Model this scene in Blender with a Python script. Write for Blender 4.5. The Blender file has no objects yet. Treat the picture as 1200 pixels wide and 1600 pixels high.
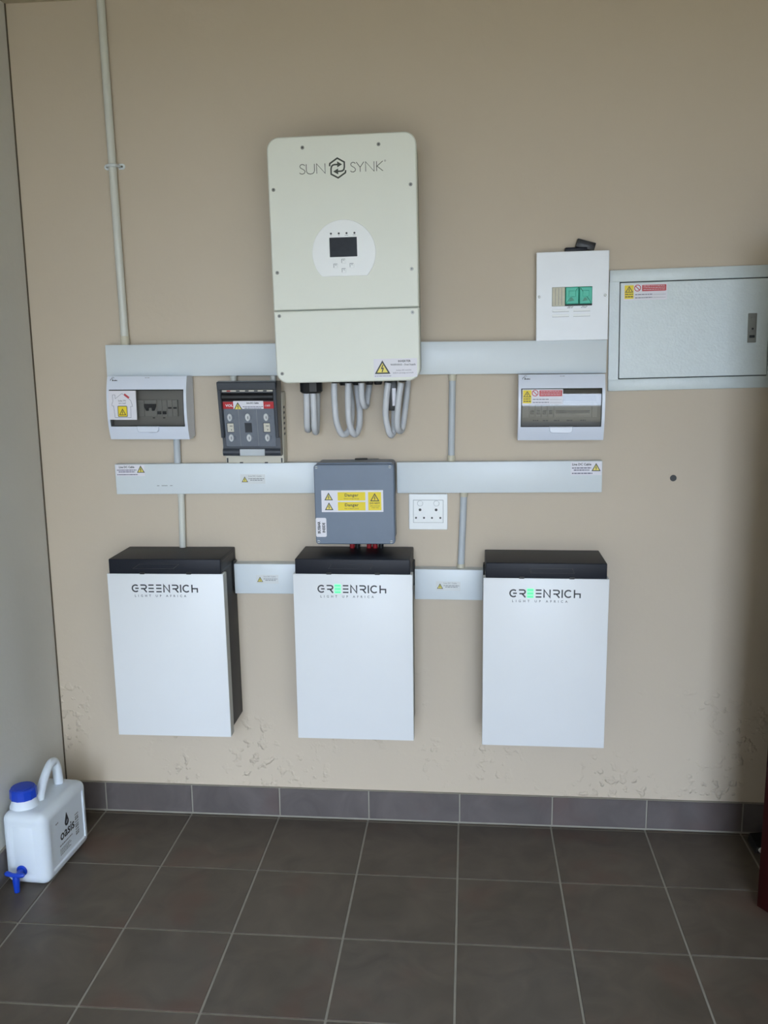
import bpy, bmesh, math, random
from mathutils import Vector, Matrix
R = math.radians
random.seed(7)
scene = bpy.context.scene
col = scene.collection

# ------------------------------------------------------------------ camera
cam_d = bpy.data.cameras.new('camera')
cam_d.sensor_fit = 'HORIZONTAL'
cam_d.sensor_width = 36.0
cam_d.lens = 36.0 * 1417.47 / 1200.0
cam_d.clip_start = 0.02
cam = bpy.data.objects.new('camera', cam_d)
cam.location = (0.02768, -3.08395, 1.71346)
cam.rotation_euler = (1.391844, 0.0117, 0.0912655)
col.objects.link(cam)
scene.camera = cam

# ------------------------------------------------------------------ daylight through the wide doorway behind the camera
OPEN_X0, OPEN_X1, OPEN_Z1, FRONT_Y = -1.25, 1.50, 2.45, -4.00
world = bpy.data.worlds.new('overcast_sky')
scene.world = world
world.use_nodes = True
bg = world.node_tree.nodes['Background']
bg.inputs[0].default_value = (0.80, 0.94, 1.16, 1)
bg.inputs[1].default_value = 13.2
portal_d = bpy.data.lights.new('doorway_portal', 'AREA')
portal_d.shape = 'RECTANGLE'
portal_d.size = OPEN_X1 - OPEN_X0
portal_d.size_y = OPEN_Z1
portal_d.cycles.is_portal = True
portal = bpy.data.objects.new('doorway_portal', portal_d)
portal.location = ((OPEN_X0 + OPEN_X1) / 2, FRONT_Y - 0.1, OPEN_Z1 / 2)
portal.rotation_euler = (R(90), 0, 0)          # shines towards +Y, into the room
col.objects.link(portal)

scene.view_settings.view_transform = 'Standard'
scene.view_settings.look = 'None'
scene.view_settings.exposure = 0.0
scene.view_settings.gamma = 1.0
scene.view_settings.use_curve_mapping = False
scene.cycles.use_denoising = True
scene.cycles.max_bounces = 6
scene.cycles.diffuse_bounces = 4
scene.cycles.glossy_bounces = 3
scene.cycles.transparent_max_bounces = 12

# ------------------------------------------------------------------ materials
def lin(c):
    return tuple((v / 255 / 12.92) if v / 255 <= 0.04045 else ((v / 255 + 0.055) / 1.055) ** 2.4 for v in c)

def mat(name, rgb, rough=0.5, metal=0.0, var=0.05, scale=12.0, bump=0.0, bscale=200.0, spec=0.5, coat=0.0):
    m = bpy.data.materials.new(name); m.use_nodes = True
    nt = m.node_tree; b = nt.nodes['Principled BSDF']
    c = lin(rgb)
    geo = nt.nodes.new('ShaderNodeNewGeometry')
    n = nt.nodes.new('ShaderNodeTexNoise'); n.inputs['Scale'].default_value = scale; n.inputs['Detail'].default_value = 4
    nt.links.new(geo.outputs['Position'], n.inputs['Vector'])
    ramp = nt.nodes.new('ShaderNodeMix'); ramp.data_type = 'RGBA'
    ramp.inputs[6].default_value = (*[v * (1 - var) for v in c], 1)
    ramp.inputs[7].default_value = (*[min(1, v * (1 + var)) for v in c], 1)
    nt.links.new(n.outputs['Fac'], ramp.inputs[0])
    nt.links.new(ramp.outputs[2], b.inputs['Base Color'])
    b.inputs['Roughness'].default_value = rough
    b.inputs['Metallic'].default_value = metal
    b.inputs['Specular IOR Level'].default_value = spec
    b.inputs['Coat Weight'].default_value = coat
    if bump:
        nb = nt.nodes.new('ShaderNodeTexNoise'); nb.inputs['Scale'].default_value = bscale; nb.inputs['Detail'].default_value = 3
        nt.links.new(geo.outputs['Position'], nb.inputs['Vector'])
        bp = nt.nodes.new('ShaderNodeBump'); bp.inputs['Strength'].default_value = bump; bp.inputs['Distance'].default_value = 0.002
        nt.links.new(nb.outputs['Fac'], bp.inputs['Height'])
        nt.links.new(bp.outputs['Normal'], b.inputs['Normal'])
    return m

def emit_mat(name, rgb, strength):
    m = mat(name, rgb, 0.4)
    b = m.node_tree.nodes['Principled BSDF']
    b.inputs['Emission Color'].default_value = (*lin(rgb), 1)
    b.inputs['Emission Strength'].default_value = strength
    return m

def smoked(name, tint, gloss):
    m = bpy.data.materials.new(name); m.use_nodes = True
    nt = m.node_tree; nt.nodes.clear()
    o = nt.nodes.new('ShaderNodeOutputMaterial')
    t = nt.nodes.new('ShaderNodeBsdfTransparent'); t.inputs[0].default_value = (*tint, 1)
    g = nt.nodes.new('ShaderNodeBsdfGlossy'); g.inputs['Roughness'].default_value = 0.06
    g.inputs['Color'].default_value = (1, 1, 1, 1)
    f = nt.nodes.new('ShaderNodeFresnel'); f.inputs[0].default_value = 1.5
    n = nt.nodes.new('ShaderNodeTexNoise'); n.inputs['Scale'].default_value = 9
    mul = nt.nodes.new('ShaderNodeMath'); mul.operation = 'MULTIPLY_ADD'
    mul.inputs[1].default_value = gloss; mul.inputs[2].default_value = 0.0
    nt.links.new(f.outputs[0], mul.inputs[0])
    mx = nt.nodes.new('ShaderNodeMixShader')
    nt.links.new(mul.outputs[0], mx.inputs[0]); nt.links.new(t.outputs[0], mx.inputs[1]); nt.links.new(g.outputs[0], mx.inputs[2])
    nt.links.new(mx.outputs[0], o.inputs[0])
    return m

def plaster(name, rgb, rough_patch):
    m = mat(name, rgb, 0.62, var=0.035, scale=2.2, spec=0.3)
    nt = m.node_tree; b = nt.nodes['Principled BSDF']
    geo = nt.nodes.new('ShaderNodeNewGeometry')
    fine = nt.nodes.new('ShaderNodeTexNoise'); fine.inputs['Scale'].default_value = 38; fine.inputs['Detail'].default_value = 6
    nt.links.new(geo.outputs['Position'], fine.inputs['Vector'])
    bp = nt.nodes.new('ShaderNodeBump'); bp.inputs['Strength'].default_value = 0.10; bp.inputs['Distance'].default_value = 0.01
    nt.links.new(fine.outputs['Fac'], bp.inputs['Height'])
    last = bp
    if rough_patch:
        # flaky, re-painted plaster low on the wall
        sep = nt.nodes.new('ShaderNodeSeparateXYZ'); nt.links.new(geo.outputs['Position'], sep.inputs[0])
        mr = nt.nodes.new('ShaderNodeMapRange')
        mr.inputs[1].default_value = 0.62; mr.inputs[2].default_value = 0.38; mr.inputs[3].default_value = 0; mr.inputs[4].default_value = 1
        nt.links.new(sep.outputs['Z'], mr.inputs[0])
        big = nt.nodes.new('ShaderNodeTexNoise'); big.inputs['Scale'].default_value = 3.6; big.inputs['Detail'].default_value = 2
        nt.links.new(geo.outputs['Position'], big.inputs['Vector'])
        th = nt.nodes.new('ShaderNodeMapRange'); th.inputs[1].default_value = 0.47; th.inputs[2].default_value = 0.62
        nt.links.new(big.outputs['Fac'], th.inputs[0])
        vo = nt.nodes.new('ShaderNodeTexNoise'); vo.inputs['Scale'].default_value = 30; vo.inputs['Detail'].default_value = 2
        nt.links.new(geo.outputs['Position'], vo.inputs['Vector'])
        fl = nt.nodes.new('ShaderNodeMapRange'); fl.inputs[1].default_value = 0.55; fl.inputs[2].default_value = 0.66
        nt.links.new(vo.outputs['Fac'], fl.inputs[0])
        m1 = nt.nodes.new('ShaderNodeMath'); m1.operation = 'MULTIPLY'
        nt.links.new(mr.outputs[0], m1.inputs[0]); nt.links.new(th.outputs[0], m1.inputs[1])
        m2 = nt.nodes.new('ShaderNodeMath'); m2.operation = 'MULTIPLY'
        nt.links.new(m1.outputs[0], m2.inputs[0]); nt.links.new(fl.outputs[0], m2.inputs[1])
        b2 = nt.nodes.new('ShaderNodeBump'); b2.inputs['Strength'].default_value = 0.9; b2.inputs['Distance'].default_value = 0.005
        nt.links.new(m2.outputs[0], b2.inputs['Height']); nt.links.new(bp.outputs['Normal'], b2.inputs['Normal'])
        last = b2
    nt.links.new(last.outputs['Normal'], b.inputs['Normal'])
    return m

def slate(name, rgb, rgb2, rough):
    m = bpy.data.materials.new(name); m.use_nodes = True
    nt = m.node_tree; b = nt.nodes['Principled BSDF']
    geo = nt.nodes.new('ShaderNodeNewGeometry')
    oi = nt.nodes.new('ShaderNodeObjectInfo')
    add = nt.nodes.new('ShaderNodeVectorMath'); add.operation = 'MULTIPLY_ADD'
    add.inputs[1].default_value = (37, 19, 11)
    nt.links.new(oi.outputs['Random'], add.inputs[0]); nt.links.new(geo.outputs['Position'], add.inputs[2])
    n1 = nt.nodes.new('ShaderNodeTexNoise'); n1.inputs['Scale'].default_value = 7; n1.inputs['Detail'].default_value = 6; n1.inputs['Distortion'].default_value = 1.2
    nt.links.new(add.outputs[0], n1.inputs['Vector'])
    n2 = nt.nodes.new('ShaderNodeTexNoise'); n2.inputs['Scale'].default_value = 4.5; n2.inputs['Detail'].default_value = 2
    nt.links.new(add.outputs[0], n2.inputs['Vector'])
    a = lin(rgb); c2 = lin(rgb2)
    r1 = nt.nodes.new('ShaderNodeMix'); r1.data_type = 'RGBA'
    r1.inputs[6].default_value = (*[v * 0.55 for v in a], 1); r1.inputs[7].default_value = (*[v * 1.5 for v in a], 1)
    nt.links.new(n1.outputs['Fac'], r1.inputs[0])
    th = nt.nodes.new('ShaderNodeMapRange'); th.inputs[1].default_value = 0.55; th.inputs[2].default_value = 0.75; th.inputs[4].default_value = 0.55
    nt.links.new(n2.outputs['Fac'], th.inputs[0])
    r2 = nt.nodes.new('ShaderNodeMix'); r2.data_type = 'RGBA'; r2.inputs[7].default_value = (*c2, 1)
    nt.links.new(th.outputs[0], r2.inputs[0]); nt.links.new(r1.outputs[2], r2.inputs[6])
    nt.links.new(r2.outputs[2], b.inputs['Base Color'])
    b.inputs['Roughness'].default_value = rough
    b.inputs['Specular IOR Level'].default_value = 0.4
    bp = nt.nodes.new('ShaderNodeBump'); bp.inputs['Strength'].default_value = 0.18; bp.inputs['Distance'].default_value = 0.006
    nt.links.new(n1.outputs['Fac'], bp.inputs['Height']); nt.links.new(bp.outputs['Normal'], b.inputs['Normal'])
    return m

M = {}
M['wall'] = plaster('beige_wall_paint', (202, 189, 170), True)
M['wall_grey'] = plaster('pale_grey_wall_paint', (216, 216, 211), False)
M['ceil'] = mat('ceiling_paint', (188, 178, 152), 0.8)
M['tile'] = slate('slate_floor_tile', (88, 80, 71), (98, 72, 61), 0.42)
M['skirt'] = slate('slate_skirting_tile', (96, 90, 89), (100, 82, 78), 0.40)
M['grout'] = mat('grey_grout', (150, 146, 135), 0.85, var=0.15, scale=25)
M['concrete'] = mat('outside_sandy_paving', (146, 137, 116), 0.9)
M['pale_bounce'] = mat('pale_bounce_surface', (206, 202, 194), 0.9)  # for the unseen block added to bounce light from the right
M['dark_blocker'] = mat('dark_blocker_surface', (60, 54, 48), 0.9, var=0.2)  # for the unseen block added to hide the sky on the left
M['trunk'] = mat('white_trunking_plastic', (218, 226, 230), 0.38, var=0.02)
M['white_pvc'] = mat('white_conduit_plastic', (212, 214, 206), 0.35, var=0.03)
M['grey_pvc'] = mat('grey_conduit_plastic', (186, 193, 198), 0.4, var=0.04)
M['cream'] = mat('cream_coupler_plastic', (205, 200, 180), 0.45)
M['flex'] = mat('corrugated_conduit_plastic', (206, 209, 213), 0.45, var=0.04)
M['inv'] = mat('off_white_powder_coat', (230, 233, 222), 0.42, var=0.015, bump=0.05, bscale=900)
M['inv_side'] = mat('inverter_chassis_paint', (186, 192, 184), 0.5)
M['white'] = mat('white_plastic', (242, 245, 245), 0.35, var=0.015)
M['db'] = mat('consumer_unit_plastic', (222, 229, 242), 0.3, var=0.015)
M['batt'] = mat('white_battery_panel', (226, 229, 231), 0.38, var=0.012)
M['batt_edge_shade'] = mat('shaded_panel_edge', (196, 198, 194), 0.5)  # white panel's sides painted greyer, as shade on the unlit edges
M['dark'] = mat('dark_battery_housing', (26, 29, 38), 0.45, var=0.06, spec=0.25)
M['dark2'] = mat('charcoal_side_housing', (46, 46, 48), 0.55, var=0.06, spec=0.35)
M['black'] = mat('black_plastic', (24, 25, 27), 0.4)
M['ink'] = mat('dark_print_ink', (44, 48, 54), 0.5)
M['ink_green'] = mat('olive_print_ink', (58, 64, 54), 0.5)
M['print'] = mat('faint_print_ink', (92, 90, 112), 0.6)
M['grey_print'] = mat('grey_print_ink', (128, 132, 136), 0.6)
M['tag_ink'] = mat('tagline_ink', (92, 97, 104), 0.6)
M['screen'] = mat('dark_display_glass', (22, 26, 30), 0.3, var=0.5, scale=90, spec=0.2)
M['screw'] = mat('steel_screw', (138, 138, 130), 0.35, 0.5)
M['steel'] = mat('bright_zinc', (222, 226, 228), 0.25, 0.25)
M['hammer'] = mat('grey_hammer_paint', (212, 222, 223), 0.33, var=0.05, scale=40, bump=0.35, bscale=160)
M['seam'] = mat('dark_door_gap', (62, 68, 68), 0.8)
M['db_metal'] = mat('white_metal_cover', (238, 242, 246), 0.38, var=0.03, scale=16)
M['jbox'] = mat('grey_enclosure_paint', (108, 122, 141), 0.38, var=0.10, scale=14, bump=0.06, bscale=400)
M['fuse'] = mat('charcoal_switch_plastic', (58, 63, 71), 0.35, var=0.06)
M['fuse_win'] = mat('smoky_switch_cover', (110, 117, 128), 0.25, var=0.14, scale=30, coat=0.3)
M['beige'] = mat('beige_switch_base', (208, 204, 190), 0.5)
M['red'] = mat('red_strip', (190, 38, 46), 0.45)
M['sign_red'] = mat('sign_red_print', (196, 66, 72), 0.5)
M['yellow'] = mat('sign_yellow_print', (240, 216, 40), 0.5)
M['pale_yellow'] = mat('triangle_yellow_print', (236, 222, 110), 0.5)
M['paper'] = mat('white_sticker_paper', (230, 229, 236), 0.5, var=0.02)
M['clear_paper'] = mat('translucent_sticker_film', (216, 220, 220), 0.4, var=0.02)
M['green'] = mat('green_breaker_toggle_cover', (46, 190, 160), 0.4, var=0.08)
M['green_dark'] = mat('green_dark_print', (16, 130, 100), 0.4)
M['old_plastic'] = mat('aged_cream_blank', (206, 202, 180), 0.5, var=0.1, scale=50)
M['led'] = emit_mat('green_led_light', (60, 226, 130), 1.1)
M['led_soft'] = emit_mat('green_led_diffuser', (140, 232, 178), 0.55)
M['jerry'] = mat('translucent_white_can', (222, 232, 242), 0.4, var=0.02)
M['jerry'].node_tree.nodes['Principled BSDF'].inputs['Subsurface Weight'].default_value = 0.15
M['jerry'].node_tree.nodes['Principled BSDF'].inputs['Subsurface Radius'].default_value = (0.02, 0.02, 0.025)
M['blue'] = mat('blue_plastic', (22, 66, 190), 0.3, var=0.06)
M['gap_shade'] = mat('corner_gap_shade', (84, 74, 58), 0.8)  # dark tone painted for shade in the wall corner gap
M['wood'] = mat('dark_red_varnished_wood', (42, 5, 5), 0.45, var=0.35, scale=9, spec=0.3)
M['smoke'] = smoked('smoked_window_plastic', (0.55, 0.54, 0.53), 0.9)
M['smoke_light'] = smoked('light_smoked_window_plastic', (0.44, 0.43, 0.41), 1.2)
M['db_in'] = mat('unit_interior_plastic', (186, 184, 178), 0.5)
M['breaker'] = mat('breaker_body_plastic', (196, 196, 190), 0.5)
M['breaker_dark'] = mat('breaker_toggle_plastic', (30, 34, 44), 0.4)
M['red_cable'] = mat('red_cable_sheath', (150, 20, 30), 0.5)

# ------------------------------------------------------------------ mesh helpers (part space: x right, z up, -y towards the room)
class P:
    def __init__(self):
        self.bm = bmesh.new()

    def quadmesh(self, verts, faces):
        vs = [self.bm.verts.new(v) for v in verts]
        for f in faces:
            try:
                self.bm.faces.new([vs[i] for i in f])
            except ValueError:
                pass
        return self

    def box(self, x0, x1, y0, y1, z0, z1, bev=0.0, seg=2):
        g = bmesh.ops.create_cube(self.bm, size=1.0)
        vs = g['verts']
        for v in vs:
            v.co = Vector(((x0 + x1) / 2 + v.co.x * abs(x1 - x0), (y0 + y1) / 2 + v.co.y * abs(y1 - y0), (z0 + z1) / 2 + v.co.z * abs(z1 - z0)))
        if bev:
            es = set(e for v in vs for e in v.link_edges)
            bmesh.ops.bevel(self.bm, geom=list(es), offset=bev, segments=seg, affect='EDGES', profile=0.5)
        return self

    def prism(self, pts, yb, yf, ch=0.0):
        """extrude an outline (x, z) from yb to yf (yf nearer the room), optional chamfer round the front edge"""
        a = sum(pts[i][0] * pts[(i + 1) % len(pts)][1] - pts[(i + 1) % len(pts)][0] * pts[i][1] for i in range(len(pts)))
        if a < 0:
            pts = pts[::-1]
        n = len(pts)
        rings = [[(x, yb, z) for x, z in pts]]
        if ch:
            rings.append([(x, yf + ch, z) for x, z in pts])
            ins = []
            for i in range(n):
                p0, p1, p2 = Vector(pts[i - 1]), Vector(pts[i]), Vector(pts[(i + 1) % n])
                d1 = (p1 - p0).normalized(); d2 = (p2 - p1).normalized()
                nn = Vector((-(d1.y + d2.y), d1.x + d2.x))
                if nn.length < 1e-6:
                    nn = Vector((-d1.y, d1.x))
                nn.normalize()
                k = ch / max(0.4, nn.dot(Vector((-d1.y, d1.x))))
                ins.append((p1.x + nn.x * k, yf, p1.y + nn.y * k))
            rings.append(ins)
        else:
            rings.append([(x, yf, z) for x, z in pts])
        vs = [[self.bm.verts.new(v) for v in r] for r in rings]
        for r0, r1 in zip(vs, vs[1:]):
            for i in range(n):
                self.bm.faces.new((r0[i], r0[(i + 1) % n], r1[(i + 1) % n], r1[i]))
        self.bm.faces.new(vs[-1]); self.bm.faces.new(vs[0][::-1])
        return self

    def rrect(self, x0, x1, z0, z1, r, yb, yf, ch=0.0, seg=5):
        return self.prism(rr(x0, x1, z0, z1, r, seg), yb, yf, ch)

    def disc(self, x, z, r, yb, yf, n=16, ch=0.0):
        return self.prism([(x + r * math.cos(2 * math.pi * i / n), z + r * math.sin(2 * math.pi * i / n)) for i in range(n)], yb, yf, ch)

    def tube(self, path, rad, n=12, caps=True):
        """sweep a circle along a path; rad a number or a list"""
        path = [Vector(p) for p in path]
        m = len(path)
        rads = rad if isinstance(rad, (list, tuple)) else [rad] * m
        t0 = (path[1] - path[0]).normalized()
        up = Vector((0, 0, 1)) if abs(t0.z) < 0.9 else Vector((1, 0, 0))
        u = t0.cross(up).normalized()
        rings = []
        for i, p in enumerate(path):
            t = (path[min(i + 1, m - 1)] - path[max(i - 1, 0)]).normalized()
            u = (u - t * u.dot(t)).normalized(); w = t.cross(u)
            rings.append([self.bm.verts.new(p + (u * math.cos(2 * math.pi * k / n) + w * math.sin(2 * math.pi * k / n)) * rads[i]) for k in range(n)])
        for a, b in zip(rings, rings[1:]):
            for k in range(n):
                self.bm.faces.new((a[k], a[(k + 1) % n], b[(k + 1) % n], b[k]))
        if caps:
            self.bm.faces.new(rings[0][::-1]); self.bm.faces.new(rings[-1])
        return self

    def stroke(self, pts, w, yb, yf, closed=False):
        """flat ribbon of width w along an (x, z) polyline with mitred joints"""
        pts = [Vector(p) for p in pts]
        n = len(pts); L, Rr = [], []
        for i, p in enumerate(pts):
            a = pts[i - 1] if (i > 0 or closed) else None
            b = pts[(i + 1) % n] if (i < n - 1 or closed) else None
            d1 = (p - a).normalized() if a is not None else None
            d2 = (b - p).normalized() if b is not None else None
            d1 = d1 or d2; d2 = d2 or d1
            nn = Vector((-(d1.y + d2.y), d1.x + d2.x))
            nn = nn.normalized() if nn.length > 1e-6 else Vector((-d1.y, d1.x))
            k = (w / 2) / max(0.5, nn.dot(Vector((-d1.y, d1.x))))
            L.append(p + nn * k); Rr.append(p - nn * k)
        for i in range(n if closed else n - 1):
            j = (i + 1) % n
            self.prism([tuple(L[i]), tuple(L[j]), tuple(Rr[j]), tuple(Rr[i])], yb, yf)
        return self

    def text(self, s, x, z, size, yf, align='LEFT', sx=1.0, thick=0.0002, rot=0.0, bold=0.0, spacing=1.0):
        cu = bpy.data.curves.new('lettering', 'FONT')
        cu.body = s; cu.size = size; cu.align_x = align; cu.extrude = 0; cu.resolution_u = 2; cu.offset = bold; cu.space_character = spacing
        ob = bpy.data.objects.new('lettering', cu); col.objects.link(ob)
        dg = bpy.context.evaluated_depsgraph_get()
        me = bpy.data.meshes.new_from_object(ob.evaluated_get(dg))
        bpy.data.objects.remove(ob); bpy.data.curves.remove(cu)
        c, sn = math.cos(rot), math.sin(rot)
        vs = []
        for v in me.vertices:
            a, b = v.co.x * sx, v.co.y
            vs.append(self.bm.verts.new((x + a * c - b * sn, yf - thick, z + a * sn + b * c)))
        for p in me.polygons:
            try:
                self.bm.faces.new([vs[i] for i in p.vertices])
            except ValueError:
                pass
        bpy.data.meshes.remove(me)
        return self

    def out(self, name, m, parent=None, smooth=35, loc=None, rot=None):
        bmesh.ops.recalc_face_normals(self.bm, faces=self.bm.faces[:])
        me = bpy.data.meshes.new(name)
        self.bm.to_mesh(me); self.bm.free()
        if smooth:
            for p in me.polygons:
                p.use_smooth = True
            me.set_sharp_from_angle(angle=R(smooth))
        me.materials.append(M[m] if isinstance(m, str) else m)
        ob = bpy.data.objects.new(name, me)
        col.objects.link(ob)
        if parent is not None:
            ob.parent = parent
        if loc: ob.location = loc
        if rot: ob.rotation_euler = rot
        return ob

def rr(x0, x1, z0, z1, r, seg=5):
    pts = []
    for cx, cz, a0 in ((x1 - r, z1 - r, 0), (x0 + r, z1 - r, 90), (x0 + r, z0 + r, 180), (x1 - r, z0 + r, 270)):
        for k in range(seg + 1):
            a = R(a0 + 90 * k / seg)
            pts.append((cx + r * math.cos(a), cz + r * math.sin(a)))
    return pts

def arc(cx, cz, r, a0, a1, n=10, rz=None):
    rz = rz or r
    return [(cx + r * math.cos(R(a0 + (a1 - a0) * k / n)), cz + rz * math.sin(R(a0 + (a1 - a0) * k / n))) for k in range(n + 1)]

def thing(name, label, cat, loc=(0, 0, 0), roll=0.0, group=None, rotz=0.0):
    o = bpy.data.objects.new(name, None)
    o.empty_display_size = 0.05
    col.objects.link(o)
    o.location = loc
    o.rotation_euler = (0, -R(roll), rotz)
    return tag(o, label, cat, group)

def tag(o, label, cat, group=None):
    o['label'] = label; o['category'] = cat
    if group: o['group'] = group
    return o

def struct(o):
    o['kind'] = 'structure'
    return o

def bolt_pts(cx, cz, s):
    return [(cx + a * s, cz + b * s) for a, b in ((0.10, 0.62), (-0.22, -0.06), (0.0, 0.0), (-0.12, -0.55), (-0.2, -0.45), (-0.06, -0.8), (0.14, -0.52), (0.04, -0.52), (0.2, 0.16), (-0.02, 0.1), (0.22, 0.6))]

def triangle_sign(parent, cx, zb, w, h, yf, fill='pale_yellow', line='ink', bolt=True):
    P().prism([(cx - w / 2, zb), (cx + w / 2, zb), (cx, zb + h)], yf, yf - 0.0003).out('triangle_border', line, parent, 0)
    k = 0.70; zc = zb + h / 3
    P().prism([(cx - w / 2 * k, zc - h / 3 * k), (cx + w / 2 * k, zc - h / 3 * k), (cx, zc + h * 2 / 3 * k)], yf - 0.0003, yf - 0.0006).out('triangle_field', fill, parent, 0)
    if bolt:
        b = P(); b.stroke([(cx + w * .035, zc + h * .34), (cx - w * .06, zc + h * .06), (cx + w * .05, zc + h * .08), (cx - w * .03, zc - h * .2)], w * .06, yf - 0.0006, yf - 0.0009)
        b.out('bolt_symbol', line, parent, 0)

def lines(parent, rows, yf, m='print', name='small_print'):
    """rows of print too small to read: (x0, x1, z, height)"""
    p = P()
    for x0, x1, z, h in rows:
        x = x0
        while x < x1:
            w = random.uniform(0.004, 0.011)
            p.prism([(x, z), (min(x + w, x1), z), (min(x + w, x1), z + h), (x, z + h)], yf, yf - 0.0003)
            x += w + 0.0016
    return p.out(name, m, parent, 0)

# ------------------------------------------------------------------ the setting
S = 0.333
ROOM_X0, ROOM_X1, CEIL = -1.485, 1.57, 2.833

wb = struct(P().box(-1.75, 1.80, 0, 0.15, -0.05, 3.0).out('wall_back', 'wall', None, 0))
struct(P().box(-1.70, ROOM_X0, -4.20, -0.0045, -0.05, 3.0).out('wall_left', 'wall_grey', None, 0))
w = P()
w.box(ROOM_X1, 1.80, -0.05, 0, -0.05, 3.0)
w.box(ROOM_X1, 1.80, -4.20, -0.90, -0.05, 3.0)
w.box(ROOM_X1, 1.80, -0.90, -0.05, 2.10, 3.0)
struct(w.out('wall_right', 'wall', None, 0))
w = P()
w.box(1.80, 3.2, 0.0, 0.10, -0.05, 3.0); w.box(1.80, 3.2, -1.45, -1.35, -0.05, 3.0); w.box(3.2, 3.3, -1.45, 0.10, -0.05, 3.0)
w.box(1.80, 3.3, -1.45, 0.10, 2.7, 2.8)
struct(w.out('wall_passage', 'wall', None, 0))
w = P()
w.box(-1.70, OPEN_X0, FRONT_Y - 0.2, FRONT_Y, -0.05, 3.0)
w.box(OPEN_X1, 1.80, FRONT_Y - 0.2, FRONT_Y, -0.05, 3.0)
w.box(OPEN_X0, OPEN_X1, FRONT_Y - 0.2, FRONT_Y, OPEN_Z1, 3.0)
struct(w.out('wall_front', 'wall', None, 0))
struct(P().box(-1.75, 1.80, -4.20, 0.15, CEIL, CEIL + 0.12).out('ceiling', 'ceil', None, 0))
struct(P().box(-30, 7.0, -40, FRONT_Y - 0.2, -0.16, -0.02).out('ground_outside', 'concrete', None, 0))
# unseen blocks added to shape daylight: pale one bounces it, dark one hides sky; the sky shows in the gap between them
struct(P().box(6.8, 12.0, -40, -4.8, -0.1, 16).out('bounce_block_right', 'pale_bounce', None, 0))
struct(P().box(-30, -3.7, -30, -26, -0.1, 16).out('sky_blocker_left', 'dark_blocker', None, 0))

# floor: grout bed with a tile object for every tile
floor = struct(P().box(-1.70, 3.3, -4.20, 0.0, -0.08, -0.0025).out('floor', 'grout', None, 0))
G = 0.0032
ylines = [-0.012 + G, -0.0241] + [-0.3631 - S * k for k in range(13)]
xlines = [ROOM_X0 - G] + [S * i for i in range(-4, 5)] + [ROOM_X1 + G]
cache = {}
for j in range(len(ylines) - 1):
    y1, y0 = ylines[j] - G, max(ylines[j + 1] + G, FRONT_Y)
    if y0 >= y1: continue
    for i in range(len(xlines) - 1):
        x0, x1 = xlines[i] + G, xlines[i + 1] - G
        key = (round(x1 - x0, 4), round(y1 - y0, 4))
        if key not in cache:
            t = P().box(-key[0] / 2, key[0] / 2, -key[1] / 2, key[1] / 2, -0.009, 0.0, 0.0011, 1).out('tile', 'tile', floor, 0)
            cache[key] = t.data
        else:
            t = bpy.data.objects.new('tile', cache[key]); col.objects.link(t); t.parent = floor
        t.location = ((x0 + x1) / 2, (y0 + y1) / 2, random.uniform(-0.0004, 0.0004))

def skirting(name, segs, vertical_axis):
    """segs: (start, end) along the wall; the tiles sit in a bed of grout"""
    if vertical_axis == 'x':
        base = P().box(ROOM_X0, ROOM_X1, -0.009, 0.001, -0.002, 0.1145).out(name, 'grout', None, 0)
    else:
        base = P().box(ROOM_X0 - 0.001, ROOM_X0 + 0.009, FRONT_Y, -0.013, -0.002, 0.1145).out(name, 'grout', None, 0)
    struct(base); cc = {}
    for a, b in segs:
        L = round(b - a, 4)
        if L not in cc:
            t = P()
            if vertical_axis == 'x': t.box(-L / 2, L / 2, -0.005, 0.004, 0.0062, 0.1130, 0.0012, 1)
            else: t.box(-0.004, 0.005, -L / 2, L / 2, 0.0062, 0.1130, 0.0012, 1)
            t = t.out('tile', 'skirt', base, 0); cc[L] = t.data
        else:
            t = bpy.data.objects.new('tile', cc[L]); col.objects.link(t); t.parent = base
        t.location = ((a + b) / 2, -0.0075, 0) if vertical_axis == 'x' else (ROOM_X0 + 0.0075, (a + b) / 2, 0)
xs = [ROOM_X0 + 0.002] + [S * i + 0.004 for i in range(-4, 5)] + [ROOM_X1]
skirting('baseboard_back', [(a + 0.0026, b - 0.0026) for a, b in zip(xs, xs[1:])], 'x')
ys = [-0.014] + [-0.3631 - S * k for k in range(11)] + [FRONT_Y]
skirting('baseboard_left', [(b + 0.0026, a - 0.0026) for a, b in zip(ys, ys[1:]) if a - b > 0.02], 'y')

struct(P().box(ROOM_X0 - 0.003, ROOM_X0 + 0.0035, -0.0045, 0.001, 0.115, CEIL).out('gap_shade_strip', 'gap_shade', None, 0))  # thin strip added as the dark shade line of the corner gap

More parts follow.
